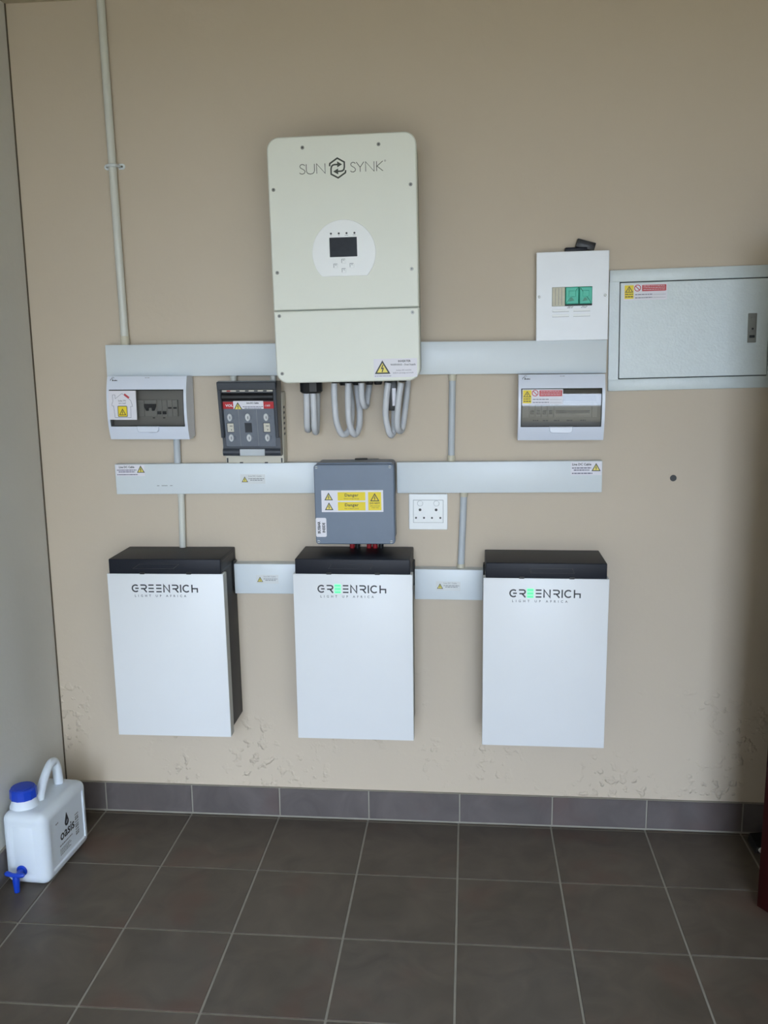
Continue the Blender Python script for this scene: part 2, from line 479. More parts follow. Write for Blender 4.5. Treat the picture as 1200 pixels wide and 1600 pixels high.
# dark red door standing open on the right
door = bpy.data.objects.new('door_1', None); col.objects.link(door); struct(door)
door.location = (0.9186, -0.4628, 0.012)
DA = math.atan2(-0.035 + 0.4628, 1.555 - 0.9186)
door.rotation_euler = (0, 0, DA)
P().box(0.0, 0.765, -0.042, 0.0, 0.0, 2.03, 0.002, 2).out('leaf', 'wood', door)
for z0, z1 in ((0.25, 0.95), (1.15, 1.85)):
    P().rrect(0.13, 0.64, z0, z1, 0.01, -0.041, -0.050, 0.006).out('raised_panel', 'wood', door)
P().box(0.06, 0.10, -0.046, -0.041, 0.95, 1.12, 0.002).out('handle_plate', 'steel', door)
P().tube([(0.08, -0.042, 1.06), (0.08, -0.092, 1.06), (0.09, -0.097, 1.06), (0.19, -0.097, 1.06)], 0.009).out('handle', 'steel', door)
P().box(ROOM_X1 - 0.012, 1.81, -0.05, -0.085, 0, 2.10).box(ROOM_X1 - 0.012, 1.81, -0.90, -0.865, 0, 2.10).box(ROOM_X1 - 0.012, 1.81, -0.90, -0.05, 2.065, 2.10).out('trim_1', 'wood', None, 0)
struct(bpy.data.objects['trim_1'])

# ------------------------------------------------------------------ trunking
def trunking(label, x0, x1, zc, h, roll, d=0.04, xc=None):
    xc = (x0 + x1) / 2
    t = thing('cable_trunking', label, 'trunking', (xc, 0, zc), roll, 'white cable trunking on the wall')
    L = (x1 - x0) / 2
    P().box(-L, L, -d * 0.6, 0, -h / 2 + 0.0015, h / 2 - 0.0015).out('base', 'trunk', t, 0)
    P().box(-L, L, -d, -d * 0.6, -h / 2, h / 2, 0.002, 2).out('lid', 'trunk', t)
    return t

t1 = trunking('long white trunking running behind the white inverter, highest on wall', -1.206, 0.475, 1.679, 0.107, -0.12)
t2 = trunking('white trunking at mid height running from left wall side to junction box', -1.1990, -0.4850, 1.2750, 0.106, 0.5)
t2r = trunking('white trunking at mid height from junction box past the wall socket', -0.2120, 0.4730, 1.2810, 0.106, 0.4)
t3a = trunking('short white trunking bridging the unlit and middle battery', -0.787, -0.545, 0.922, 0.107, 0.3, 0.05)
t3b = trunking('short white trunking bridging the two batteries with green-lit lettering', -0.153, 0.0815, 0.909, 0.107, -0.2, 0.05)

def cable_sticker(parent, x0, x1, z0, z1, tri_cx, tri_w, yf, title=True, small=False):
    """white sticker with black heading, print rows and a yellow triangle"""
    st = P().rrect(x0, x1, z0, z1, 0.001, yf, yf - 0.0004).out('warning_sticker', 'clear_paper' if small else 'paper', parent, 0)
    y = yf - 0.0004
    h = z1 - z0
    right = tri_cx > (x0 + x1) / 2
    tx0, tx1 = (x0 + 0.004, tri_cx - tri_w / 2 - 0.001) if right else (tri_cx + tri_w / 2 + 0.002, x1 - 0.004)
    triangle_sign(st, tri_cx, z0 + h * (0.30 if right else 0.18), tri_w, tri_w * 0.9, y)
    P().text('Live DC Cable', (tx0 + tx1) / 2 if not small else tx0, z1 - h * 0.27, h * 0.235, y, 'CENTER' if not small else 'LEFT', bold=0.0003 if not small else 0).out('heading', 'ink' if not small else 'grey_print', st, 0)
    rows = [(tx0, tx1, z1 - h * 0.50, h * 0.075), (tx0 + 0.006, tx1 - 0.006, z1 - h * 0.66, h * 0.075)]
    if not small: rows.append((tx0, tx1 + 0.004, z1 - h * 0.90, h * 0.075))
    lines(st, rows, y, 'print' if not small else 'grey_print')
    return st

cable_sticker(t2, -0.3535, -0.2500, 0.011, 0.0505, -0.2640, 0.028, -0.04)
cable_sticker(t2, 0.0880, 0.1750, -0.019, 0.014, 0.1035, 0.022, -0.04, small=True)
cable_sticker(t2r, 0.2390, 0.3405, 0.0055, 0.0505, 0.3220, 0.030, -0.04)
cable_sticker(t3a, -0.043, 0.036, -0.0165, 0.0145, -0.0295, 0.021, -0.05, small=True)
cable_sticker(t3b, -0.044, 0.040, -0.0205, 0.0115, -0.030, 0.021, -0.05, small=True)
for x0_, x1_ in ((-0.2095, -0.2010), (-0.1930, -0.1720), (-0.1630, -0.1540)):
    P().rrect(x0_, x1_, -0.0243, -0.0224, 0.0007, -0.0395, -0.0403).out('scuff_mark', 'grey_print', t2, 0)

# ------------------------------------------------------------------ rigid conduits
def conduit(label, a, b, r, m, coup=(), cm='cream'):
    """a straight pipe clipped to the wall; coup: ends that carry a coupling"""
    a, b = Vector(a), Vector(b)
    t = thing('conduit_pipe', label, 'conduit', tuple(b), 0, 'rigid wiring conduits')
    P().tube([a - b, (a - b) * 0.5, (0, 0, 0)], r, 18).out('pipe', m, t)
    L = (a - b).length; u = (a - b).normalized()
    for end, ln in coup:
        s0 = (a - b) - u * ln if end == 'top' else Vector((0, 0, 0))
        s1 = (a - b) if end == 'top' else u * ln
        P().tube([s0, s0 + (s1 - s0) * .1, s1 - (s1 - s0) * .1, s1], [r * 1.06, r * 1.16, r * 1.16, r * 1.06], 18).out('coupling', cm, t)
    return t

c1 = conduit('tall white conduit pipe coming down from the ceiling', (-1.1550, -0.017, CEIL), (-1.1428, -0.017, 1.733), 0.0132, 'white_pvc', (('bottom', 0.030),))
sd = thing('conduit_saddle', 'white screwed saddle clip holding the tall conduit pipe', 'pipe clip', (-1.1475, 0, 2.3165), 0.6)
s = P()
s.tube([(-0.0165, -0.002, 0), (-0.0165, -0.020, 0), (-0.0115, -0.0305, 0), (0, -0.0345, 0), (0.0115, -0.0305, 0), (0.0165, -0.020, 0), (0.0165, -0.002, 0)], 0.0052, 8)
s.out('strap', 'trunk', sd)
for sx in (-1, 1):
    P().prism([(sx * 0.014, -0.0095), (sx * 0.026, -0.0095)] + [(sx * (0.026 + 0.0095 * math.cos(R(a))), 0.0095 * math.sin(R(a))) for a in range(-75, 90, 15)] + [(sx * 0.026, 0.0095), (sx * 0.014, 0.0095)], 0, -0.004, 0.001).out('ear', 'trunk', sd)
    P().disc(sx * 0.0255, 0, 0.0036, -0.003, -0.0062, 12, 0.001).out('screw', 'screw', sd)
conduit('grey conduit pipe between upper and mid trunking beside the inverter', (-0.0246, -0.016, 1.627), (-0.0285, -0.016, 1.333), 0.0113, 'grey_pvc', (('top', 0.024), ('bottom', 0.020)))
conduit('short white conduit pipe under the unit with the house sticker', (-0.9800, -0.016, 1.412), (-0.9813, -0.016, 1.325), 0.0118, 'grey_pvc', ())
conduit('white conduit pipe entering the top of the unlit battery', (-0.9735, -0.016, 1.228), (-0.9785, -0.016, 1.026), 0.0113, 'white_pvc', (('top', 0.020),), 'white_pvc')
conduit('grey conduit pipe running down from mid trunking beside the wall socket', (0.0152, -0.016, 1.231), (0.0052, -0.016, 0.958), 0.0118, 'grey_pvc', (('bottom', 0.018), ('top', 0.020)))
conduit('stub of white conduit above the fuse switch, nearer the house sticker', (-0.7687, -0.022, 1.627), (-0.7687, -0.022, 1.560), 0.0105, 'white_pvc', ())
conduit('stub of white conduit above the fuse switch, nearer the inverter', (-0.6313, -0.022, 1.627), (-0.6313, -0.022, 1.560), 0.0105, 'white_pvc', ())

# ------------------------------------------------------------------ inverter
inv = thing('solar_inverter', 'large off-white wall inverter with round display panel and hexagon logo', 'inverter', (-0.352, 0, 1.977), 0.7)
W2, H2, D = 0.2265, 0.367, 0.235
P().rrect(-0.205, 0.205, -0.345, 0.345, 0.03, -0.045, -0.076, 0.0).out('heat_sink', 'inv_side', inv)
P().rrect(-W2 + 0.004, W2 - 0.004, -H2 + 0.004, H2 - 0.004, 0.034, -0.075, -0.206, 0.0, 8).out('body', 'inv_side', inv)
P().box(-0.16, 0.16, -0.046, 0, 0.06, 0.20, 0.002, 1).out('wall_bracket', 'screw', inv)
zs = -0.1442
def half(top):
    r, n = 0.037, 10
    if top:
        pts = [(-W2, zs + 0.0014), (W2, zs + 0.0014)] + arc(W2 - r, H2 - r, r, 0, 90, n) + arc(-W2 + r, H2 - r, r, 90, 180, n)
    else:
        pts = [(W2, zs - 0.0014), (-W2, zs - 0.0014)] + arc(-W2 + r, -H2 + r, r, 180, 270, n) + arc(W2 - r, -H2 + r, r, 270, 360, n)
    return pts
P().prism(half(True), -0.200, -D, 0.0035).out('upper_cover', 'inv', inv)
P().prism(half(False), -0.200, -D, 0.0035).out('lower_cover', 'inv', inv)
for x, z in ((-0.1167, .334), (.1137, .334), (-.2106, .2161), (.2073, .2159), (-.2099, -.0288), (.2062, -.0298), (-.2093, -.1598), (.2062, -.1595), (-.2081, -.3374)):
    sc = P().disc(x, z, 0.0056, -D + 0.001, -D - 0.0012, 16, 0.0006).out('screw', 'screw', inv)
    P().disc(x, z, 0.0023, -D - 0.0012, -D - 0.0016, 6).out('socket', 'black', sc, 0)
# display
yd = -D - 0.0035
a = math.degrees(math.acos(0.0735 / 0.0978))
cz = 0.0238
disp_pts = [(0.0978 * math.cos(R(t)), cz + 0.0978 * math.sin(R(t))) for t in [(-90 + a + 4) + (360 - 2 * a - 8) * k / 60 for k in range(61)]]
dp = P().prism(disp_pts, -D, yd, 0.001).out('display_panel', 'white', inv)
P().rrect(-0.0436, 0.0408, 0.0120, 0.0695, 0.0012, yd, yd - 0.0006).out('screen', 'screen', dp, 0)
for x in (-0.0382, -0.0140, 0.0098, 0.0340):
    P().disc(x, 0.0813, 0.0031, yd, yd - 0.0007, 12).out('indicator', 'ink', dp, 0)
lines(dp, [(-0.0400, -0.0365, 0.0745, 0.0011), (-0.0162, -0.0120, 0.0745, 0.0011), (0.0040, 0.0155, 0.0748, 0.0011), (0.0285, 0.0395, 0.0750, 0.0011)], yd, 'grey_print', 'caption_text')
for x, z in ((-0.0015, -0.0014), (-0.0263, -0.0149), (0.0238, -0.0146), (-0.0010, -0.0290)):
    bt = P().rrect(x - 0.0065, x + 0.0065, z - 0.007, z + 0.007, 0.003, yd, yd - 0.0024, 0.001).out('button', 'white', dp)
    P().stroke([(x + 0.0048, z + 0.0062), (x - 0.0058, z + 0.0062), (x - 0.0058, z - 0.005)], 0.0014, yd - 0.0022, yd - 0.0027).out('button_mark', 'grey_print', bt, 0)
    P().stroke([(x - 0.003, z + 0.001), (x, z + 0.0035), (x + 0.003, z + 0.001)], 0.0009, yd - 0.0024, yd - 0.0027).out('button_symbol', 'grey_print', bt, 0)
# lettering and logo
S_PTS = [(.57, .84), (.47, .95), (.31, .99), (.15, .94), (.07, .80), (.12, .65), (.29, .54), (.47, .43), (.57, .28), (.52, .10), (.34, .01), (.15, .03), (.02, .14)]
def uvs(pts, x0, z0, sx, h): return [(x0 + u * sx, z0 + v * h) for u, v in pts]
zb, lh, lw_ = 0.2578, 0.0283, 0.0019
p = P()
def st(pts, x0, w): p.stroke(uvs(pts, x0, zb, w, lh), lw_, -D, -D - 0.0003)
st([(a_ / 0.6, b_) for a_, b_ in S_PTS], -0.1290, 0.0185)
st([(0, 1), (0, .35), (.06, .16), (.2, .04), (.5, -.02), (.8, .04), (.94, .16), (1, .35), (1, 1)], -0.1072, 0.0250)
st([(0, 0), (0, 1), (1, 0), (1, 1)], -0.0755, 0.0255)
p.out('lettering', 'ink_green', inv, 0); p = P()
st([(a_ / 0.6, b_) for a_, b_ in S_PTS], 0.0262, 0.0170)
st([(0, 1), (.5, .46), (.5, 0)], 0.0450, 0.0230); st([(1, 1), (.5, .46)], 0.0450, 0.0230)
st([(0, 0), (0, 1), (1, 0), (1, 1)], 0.0730, 0.0255)
st([(0, 0), (0, 1)], 0.1063, 0.0190); st([(1, 1), (.06, .5), (1, 0)], 0.1063, 0.0190)
p.out('lettering', 'ink_green', inv, 0); p = P()
p.stroke(arc(0.1320, 0.2865, 0.0022, 0, 360, 12), 0.0008, -D, -D - 0.0003)
p.out('registered_mark', 'ink_green', inv, 0)
p = P(); kk = 0.000272
def hx(l): return [(-0.0118 + (x - 546) * kk, 0.2716 - (z - 157) * kk) for x, z in l]
p.stroke(hx([(457, 136), (460, 108), (545, 54), (622, 98), (622, 150), (616, 175), (602, 188), (580, 193), (548, 193)]), 0.0046, -D, -D - 0.0003)
p.prism(hx([(495, 193), (551, 163), (551, 226)]), -D, -D - 0.0003)
p.stroke(hx([(635, 184), (632, 210), (549, 262), (472, 220), (472, 165), (478, 140), (492, 126), (512, 121), (546, 121)]), 0.0046, -D, -D - 0.0003)
p.prism(hx([(597, 121), (543, 151), (543, 88)]), -D, -D - 0.0003)
p.out('logo', 'ink_green', inv, 0)
# sticker
stk = P().rrect(0.082, 0.2175, -0.3560, -0.2982, 0.001, -D, -D - 0.0004).out('warning_sticker', 'paper', inv, 0)
ys_ = -D - 0.0004
triangle_sign(stk, 0.1095, -0.3447, 0.0490, 0.0418, ys_)
P().text('INVERTER', 0.178, -0.3095, 0.0088, ys_, 'CENTER', bold=0.0002).text('WARNING - Dual Supply', 0.174, -0.3195, 0.0076, ys_, 'CENTER', sx=0.98, bold=0.0001).out('heading', 'ink', stk, 0)
P().text('Isolate AC and DC', 0.176, -0.3362, 0.0062, ys_, 'CENTER').text('before carrying out work', 0.174, -0.3442, 0.0062, ys_, 'CENTER').out('small_print', 'print', stk, 0)
lines(stk, [(0.085, 0.136, -0.3520, 0.0014)], ys_)
# side isolator knob, cable glands underneath
P().tube([(-0.2245, -0.12, -0.061), (-0.232, -0.12, -0.061), (-0.232, -0.12, -0.061), (-0.247, -0.12, -0.061)], [0.014, 0.014, 0.0095, 0.0085], 14).out('isolator_knob', 'black', inv)
def gland(x, y, r, zt, zb_, hexn=10):
    return P().tube([(x, y, zt), (x, y, zb_ + 0.006), (x, y, zb_)], [r, r, r * 0.82], hexn).out('cable_gland', 'black', inv, 25)
ZI = 1.977
gx = lambda X: X + 0.352
gland(gx(-0.4880), -0.125, 0.037, -0.36, -0.405)
for X in (-0.4073, -0.3611, -0.3181):
    gland(gx(X), -0.130, 0.0145, -0.36, -0.374)
for X in (-0.3870, -0.3440, -0.3010, -0.2720):
    gland(gx(X), -0.085, 0.014, -0.36, -0.383)
for X in (-0.2305, -0.1879):
    gland(gx(X), -0.130, 0.0145, -0.36, -0.374)
dg_ = P().box(gx(-0.2500), gx(-0.2085), -0.112, -0.090, -0.468, -0.355, 0.004, 2).out('communication_dongle', 'black', inv)
P().box(gx(-0.2240), gx(-0.2120), -0.1125, -0.1118, -0.452, -0.395).out('sticker', 'paper', dg_, 0)

# flexible corrugated conduits looping under the inverter
def flex(label, ctrl, r=0.0108):
    ctrl = [Vector(c) for c in ctrl]
    pts = []
    ext = [ctrl[0] * 2 - ctrl[1]] + ctrl + [ctrl[-1] * 2 - ctrl[-2]]
    for i in range(1, len(ext) - 2):
        p0, p1, p2, p3 = ext[i - 1:i + 3]
        for k in range(24):
            t = k / 24
            pts.append(0.5 * ((2 * p1) + (p2 - p0) * t + (2 * p0 - 5 * p1 + 4 * p2 - p3) * t * t + (3 * p1 - p0 - 3 * p2 + p3) * t ** 3))
    pts.append(ctrl[-1])
    # resample evenly, two rings per corrugation
    path, acc, step = [pts[0]], 0.0, 0.0021
    for a_, b_ in zip(pts, pts[1:]):
        seg = (b_ - a_).length
        while acc + seg >= step:
            f = (step - acc) / seg; a_ = a_ + (b_ - a_) * f; seg = (b_ - a_).length; acc = 0.0; path.append(a_.copy())
        acc += seg
    base = path[0].copy()
    path = [q - base for q in path]
    rad = [r if (k // 1) % 2 == 0 else r * 0.90 for k in range(len(path))]
    P0 = P().tube(path, rad, 12).out('flexible_conduit', 'flex', None, 60)
    P0.location = base
    return tag(P0, label, 'flexible conduit', 'white corrugated conduits under the inverter')
flex('corrugated conduit in the big black gland, nearer the fuse switch', [(-0.4982, -0.135, 1.571), (-0.4985, -0.135, 1.52), (-0.5015, -0.120, 1.462), (-0.503, -0.085, 1.450), (-0.503, -0.055, 1.500), (-0.500, -0.040, 1.570), (-0.502, -0.022, 1.622)])
flex('corrugated conduit in the big black gland, farther from fuse switch', [(-0.4760, -0.135, 1.571), (-0.4755, -0.135, 1.52), (-0.4765, -0.122, 1.456), (-0.477, -0.085, 1.443), (-0.478, -0.055, 1.500), (-0.478, -0.040, 1.570), (-0.477, -0.022, 1.622)])
flex('long corrugated conduit loop, first to the right of big black gland', [(-0.4073, -0.130, 1.602), (-0.4070, -0.130, 1.545), (-0.4022, -0.128, 1.478), (-0.3860, -0.112, 1.434), (-0.3640, -0.085, 1.450), (-0.3600, -0.060, 1.520), (-0.3690, -0.036, 1.585), (-0.371, -0.022, 1.622)])
flex('long corrugated conduit loop beside the short loop', [(-0.3611, -0.130, 1.602), (-0.3625, -0.130, 1.535), (-0.3600, -0.128, 1.475), (-0.3470, -0.112, 1.434), (-0.3340, -0.085, 1.452), (-0.3330, -0.060, 1.510), (-0.3440, -0.036, 1.585), (-0.344, -0.022, 1.622)])
flex('shortest corrugated conduit loop in the middle under the inverter', [(-0.3181, -0.130, 1.602), (-0.3175, -0.130, 1.560), (-0.3130, -0.118, 1.530), (-0.3070, -0.090, 1.528), (-0.3055, -0.065, 1.556), (-0.3026, -0.040, 1.585), (-0.302, -0.022, 1.622)])
flex('corrugated conduit loop directly in front of the black dongle', [(-0.2305, -0.132, 1.602), (-0.2370, -0.132, 1.550), (-0.2395, -0.130, 1.490), (-0.2270, -0.118, 1.434), (-0.2170, -0.090, 1.445), (-0.2170, -0.062, 1.500), (-0.2130, -0.036, 1.585), (-0.213, -0.022, 1.622)])
flex('outermost corrugated conduit loop, below the inverter warning sticker', [(-0.1879, -0.132, 1.602), (-0.1950, -0.132, 1.560), (-0.2020, -0.130, 1.490), (-0.2015, -0.118, 1.452), (-0.1900, -0.085, 1.448), (-0.1810, -0.062, 1.510), (-0.1740, -0.036, 1.585), (-0.173, -0.022, 1.622)])

# ------------------------------------------------------------------ plastic consumer units
def consumer_unit(label, X, Z, roll, pane, kind):
    t = thing('consumer_unit', label, 'distribution box', (X, 0, Z), roll, 'small white consumer units')
    w2, h2 = 0.138, 0.1065
    hx0, hx1, hz0, hz1 = -0.130, 0.1285, -0.062, 0.0625
    P().box(-w2 + 0.003, w2 - 0.003, -0.034, 0, -h2 + 0.002, h2 - 0.002, 0.004, 2).out('back_box', 'db', t)
    prof = lambda z: -0.1005 + 0.020 * (abs(z) / h2) ** 2.4
    # curved front cover with the window cut out of it
    zsm = sorted(set([-h2 + (2 * h2) * k / 22 for k in range(23)] + [hz0, hz1]))
    xsm = [-w2, hx0, hx1, w2]
    c = P(); bm = c.bm
    V = {(i, j): bm.verts.new((x, prof(z), z)) for i, x in enumerate(xsm) for j, z in enumerate(zsm)}
    inh = lambda j: hz0 - 1e-6 <= zsm[j] and zsm[j + 1] <= hz1 + 1e-6
    for i in range(3):
        for j in range(len(zsm) - 1):
            if i == 1 and inh(j): continue
            bm.faces.new((V[i, j], V[i + 1, j], V[i + 1, j + 1], V[i, j + 1]))
    ring = [(0, j) for j in range(len(zsm))] + [(1, len(zsm) - 1), (2, len(zsm) - 1)] + [(3, j) for j in range(len(zsm) - 1, -1, -1)] + [(2, 0), (1, 0)]
    B = [bm.verts.new((V[k].co.x, -0.034, V[k].co.z)) for k in ring]
    for k in range(len(ring)):
        k2 = (k + 1) % len(ring)
        bm.faces.new((V[ring[k]], V[ring[k2]], B[k2], B[k]))
    jj = [j for j in range(len(zsm)) if hz0 - 1e-6 <= zsm[j] <= hz1 + 1e-6]
    ring = [(1, j) for j in jj] + [(2, j) for j in jj[::-1]]
    B = [bm.verts.new((V[k].co.x, V[k].co.y + 0.014, V[k].co.z)) for k in ring]
    for k in range(len(ring)):
        k2 = (k + 1) % len(ring)
        bm.faces.new((V[ring[k]], B[k], B[k2], V[ring[k2]]))
    cov = c.out('cover', 'db', t, 40)
    # dark seal round the window, then the pane on the same curve
    g = P()
    e = 0.0032
    for (x0, x1, z0, z1) in ((hx0, hx1, hz1 - e, hz1), (hx0, hx1, hz0, hz0 + e), (hx0, hx0 + e, hz0, hz1), (hx1 - e, hx1, hz0, hz1)):
        n = 8
        for k in range(n):
            za, zb2 = z0 + (z1 - z0) * k / n, z0 + (z1 - z0) * (k + 1) / n
            g.quadmesh([(x0, prof(za) + 0.003, za), (x1, prof(za) + 0.003, za), (x1, prof(zb2) + 0.003, zb2), (x0, prof(zb2) + 0.003, zb2)], [(0, 1, 2, 3)])
    g.out('window_seal', 'seam', t, 0)
    n = 14; vs, fs = [], []
    for k in range(n + 1):
        z = hz0 + (hz1 - hz0) * k / n
        bow = prof(z) + 0.0022
        vs += [(hx0 + e * 0.9, bow, z), (hx1 - e * 0.9, bow, z)]
        if k: fs.append((2 * k - 2, 2 * k - 1, 2 * k + 1, 2 * k))
    win = P().quadmesh(vs, fs).out('window_pane', pane, t, 60)
    # lift tab under the pane
    P().prism([(-0.0375, hz0 + 0.001), (0.0375, hz0 + 0.001)] + arc(0.0255, hz0 - 0.008, 0.012, 0, -90, 6) + arc(-0.0255, hz0 - 0.008, 0.012, -90, -180, 6), -0.092, -0.1005, 0.002).out('lift_tab', 'db', t)
    # interior: fascia with a slot of modules
    P().box(hx0 - 0.003, hx1 + 0.003, -0.055, -0.034, hz0 - 0.02, hz1 + 0.02).out('interior_fascia', 'db_in', t, 0)
    if kind == 'dc':
        x = -0.045
        P().box(-0.12, x, -0.060, -0.055, -0.028, 0.022).out('blank_plate', 'breaker', t, 0)
        mods = [('blank', 0.026), ('main', 0.044), ('mcb', 0.018), ('mcb', 0.018), ('spd', 0.018), ('spd', 0.018)]
    else:
        x = -0.124
        mods = [('blank', 0.022)] + [('mcb', 0.020)] * 4 + [('bar', 0.122), ('blank', 0.020)]
    for k_, w_ in mods:
        b = P().box(x + 0.0005, x + w_ - 0.0005, -0.068, -0.055, -0.030 if kind == 'dc' else -0.034, 0.026 if kind == 'dc' else 0.014, 0.001, 1).out('breaker', 'breaker', t, 0)
        xm = x + w_ / 2
        if k_ == 'main':
            P().prism([(xm - 0.020, 0.004), (xm - 0.020, 0.013), (xm + 0.020, 0.013), (xm + 0.020, 0.004), (xm + 0.013, -0.010), (xm + 0.007, -0.010), (xm + 0.006, 0.000), (xm - 0.006, 0.000), (xm - 0.007, -0.010), (xm - 0.013, -0.010)], -0.068, -0.077).out('toggle', 'breaker_dark', b, 0)
        elif k_ == 'mcb':
            P().box(xm - 0.0055, xm + 0.0055, -0.077, -0.068, -0.022, -0.012 if kind == 'dc' else -0.010).out('toggle', 'breaker_dark', b, 0)
        elif k_ == 'spd':
            P().box(xm - 0.006, xm + 0.006, -0.069, -0.068, -0.004, 0.002).out('toggle', 'breaker_dark', b, 0)
        elif k_ == 'bar':
            P().box(xm - 0.055, xm + 0.055, -0.0695, -0.068, -0.020, -0.010).out('toggle', 'breaker_dark', b, 0)
        x += w_
    if kind == 'ac':
        P().box(0.0, 0.115, -0.058, -0.055, 0.020, 0.038).out('circuit_list', 'ink', t, 0)
        lines(t, [(x_, x_ + 0.018, -0.046, 0.004) for x_ in (-0.088, -0.056, -0.020, 0.022, 0.066)], -0.055, 'grey_print', 'circuit_mark')
    else:
        lines(t, [(x_, x_ + 0.008, -0.037, 0.003) for x_ in (0.004, 0.040)], -0.055, 'ink', 'circuit_mark')
    # maker's mark: swoosh and small word
    yl = prof(0.093) - 0.0004
    m_ = P()
    m_.stroke(arc(-0.1195, 0.0925, 0.0062, 60, 250, 10), 0.0014, yl + 0.001, yl)
    m_.stroke(arc(-0.1165, 0.0985, 0.0050, 30, 150, 6), 0.0010, yl + 0.001, yl)
    m_.text('Auto', -0.1205, 0.0893, 0.0094, yl, 'LEFT', bold=0.0006)
    m_.out('maker_mark', 'ink', t, 0)
    lines(t, [(-0.006, 0.010, 0.1005, 0.0013)], prof(0.1015) - 0.0002, 'grey_print', 'rating_print')
    return t, win, prof

uL, winL, prof = consumer_unit('white consumer unit with solar house sticker on its smoked window', -1.051, 1.5225, -0.2, 'smoke', 'dc')
# house sticker, follows the pane
hs = P().rrect(-0.1300, -0.0350, -0.0385, 0.0590, 0.002, prof(0.055) + 0.0012, -0.1012, 0.0003).out('house_sticker', 'paper', uL)
yh = -0.1013
o = P()
hp = [(-0.1105, -0.031), (-0.1135, 0.0085), (-0.1190, 0.0085), (-0.1190, 0.0155), (-0.1155, 0.0225), (-0.1155, 0.0455), (-0.1065, 0.0455), (-0.1065, 0.0325), (-0.0825, 0.0500), (-0.0530, 0.0265), (-0.0490, 0.0130), (-0.0480, 0.0065), (-0.0545, 0.0065), (-0.0550, -0.031)]
o.stroke(hp, 0.0009, yh + 0.0004, yh - 0.0002, closed=True)
o.out('house_outline', 'print', hs, 0)
P().stroke([(-0.0745, 0.0475), (-0.0585, 0.0350)], 0.0065, yh + 0.0004, yh - 0.0004).out('roof_panel', 'sign_red', hs, 0)
P().text('Solar PV', -0.083, 0.0230, 0.0080, yh - 0.0002, 'CENTER').out('caption_text', 'ink', hs, 0)
P().text('on roof', -0.083, 0.0148, 0.0080, yh - 0.0002, 'CENTER').out('caption_text', 'ink', hs, 0)
ys2 = P().rrect(-0.1000, -0.0665, -0.0285, 0.0085, 0.003, yh + 0.0004, yh - 0.0002).out('sign_border', 'ink', hs, 0)
P().rrect(-0.0980, -0.0685, -0.0265, 0.0065, 0.002, yh, yh - 0.0005).out('sign_field', 'yellow', hs, 0)
triangle_sign(hs, -0.0832, -0.0225, 0.024, 0.022, yh - 0.0005, 'yellow')

def shock_sign(parent, x0, x1, z0, z1, yb, yf):
    """white sign: yellow triangle field, prohibition ring and a red block of print"""
    w_, h_ = x1 - x0, z1 - z0
    sg = P().rrect(x0, x1, z0, z1, 0.001, yb, yf).out('safety_sign', 'paper', parent, 0)
    fx0, fx1 = x0 + 0.015 * w_, x0 + 0.225 * w_
    P().rrect(fx0, fx1, z0 + 0.10 * h_, z1 - 0.05 * h_, 0.001, yf, yf - 0.0003).out('yellow_field', 'yellow', sg, 0)
    triangle_sign(sg, (fx0 + fx1) / 2, z0 + 0.50 * h_, 0.19 * w_, 0.40 * h_, yf - 0.0003, 'yellow')
    lines(sg, [(fx0 + 0.002, fx1 - 0.002, z0 + 0.36 * h_, 0.05 * h_), (fx0 + 0.002, fx1 - 0.002, z0 + 0.20 * h_, 0.06 * h_)], yf - 0.0003, 'ink', 'field_print')
    cx, cz_, r_ = x0 + 0.315 * w_, z0 + 0.76 * h_, 0.19 * h_
    P().stroke(arc(cx, cz_, r_, 0, 360, 20), 0.05 * h_, yf, yf - 0.0004).stroke([(cx - r_ * .7, cz_ + r_ * .7), (cx + r_ * .7, cz_ - r_ * .7)], 0.05 * h_, yf, yf - 0.0004).out('prohibition_ring', 'sign_red', sg, 0)
    P().rrect(x0 + 0.42 * w_, x1 - 0.02 * w_, z0 + 0.55 * h_, z1 - 0.06 * h_, 0.002, yf, yf - 0.0003).out('red_field', 'sign_red', sg, 0)
    lines(sg, [(x0 + 0.45 * w_, x1 - 0.05 * w_, z0 + k * h_, 0.025 * h_) for k in (0.64, 0.75, 0.86)], yf - 0.0003, 'paper', 'red_field_print')
    lines(sg, [(x0 + 0.26 * w_, x0 + 0.66 * w_, z0 + k * h_, 0.045 * h_) for k in (0.33, 0.13)], yf, 'print')
    P().prism([(x0 + 0.68 * w_, z0 + 0.33 * h_), (x1 - 0.03 * w_, z0 + 0.33 * h_), (x1 - 0.03 * w_, z0 + 0.345 * h_), (x0 + 0.68 * w_, z0 + 0.345 * h_)], yf, yf - 0.0002).prism([(x0 + 0.68 * w_, z0 + 0.13 * h_), (x1 - 0.03 * w_, z0 + 0.13 * h_), (x1 - 0.03 * w_, z0 + 0.145 * h_), (x0 + 0.68 * w_, z0 + 0.145 * h_)], yf, yf - 0.0002).out('write_on_line', 'grey_print', sg, 0)
    return sg

uR, winR, prof = consumer_unit('white consumer unit with red and yellow safety sign on its window', 0.3285, 1.516, 0.0, 'smoke_light', 'ac')
shock_sign(uR, -0.1263, 0.0033, 0.0105, 0.0600, prof(0.058) + 0.0012, -0.1012)

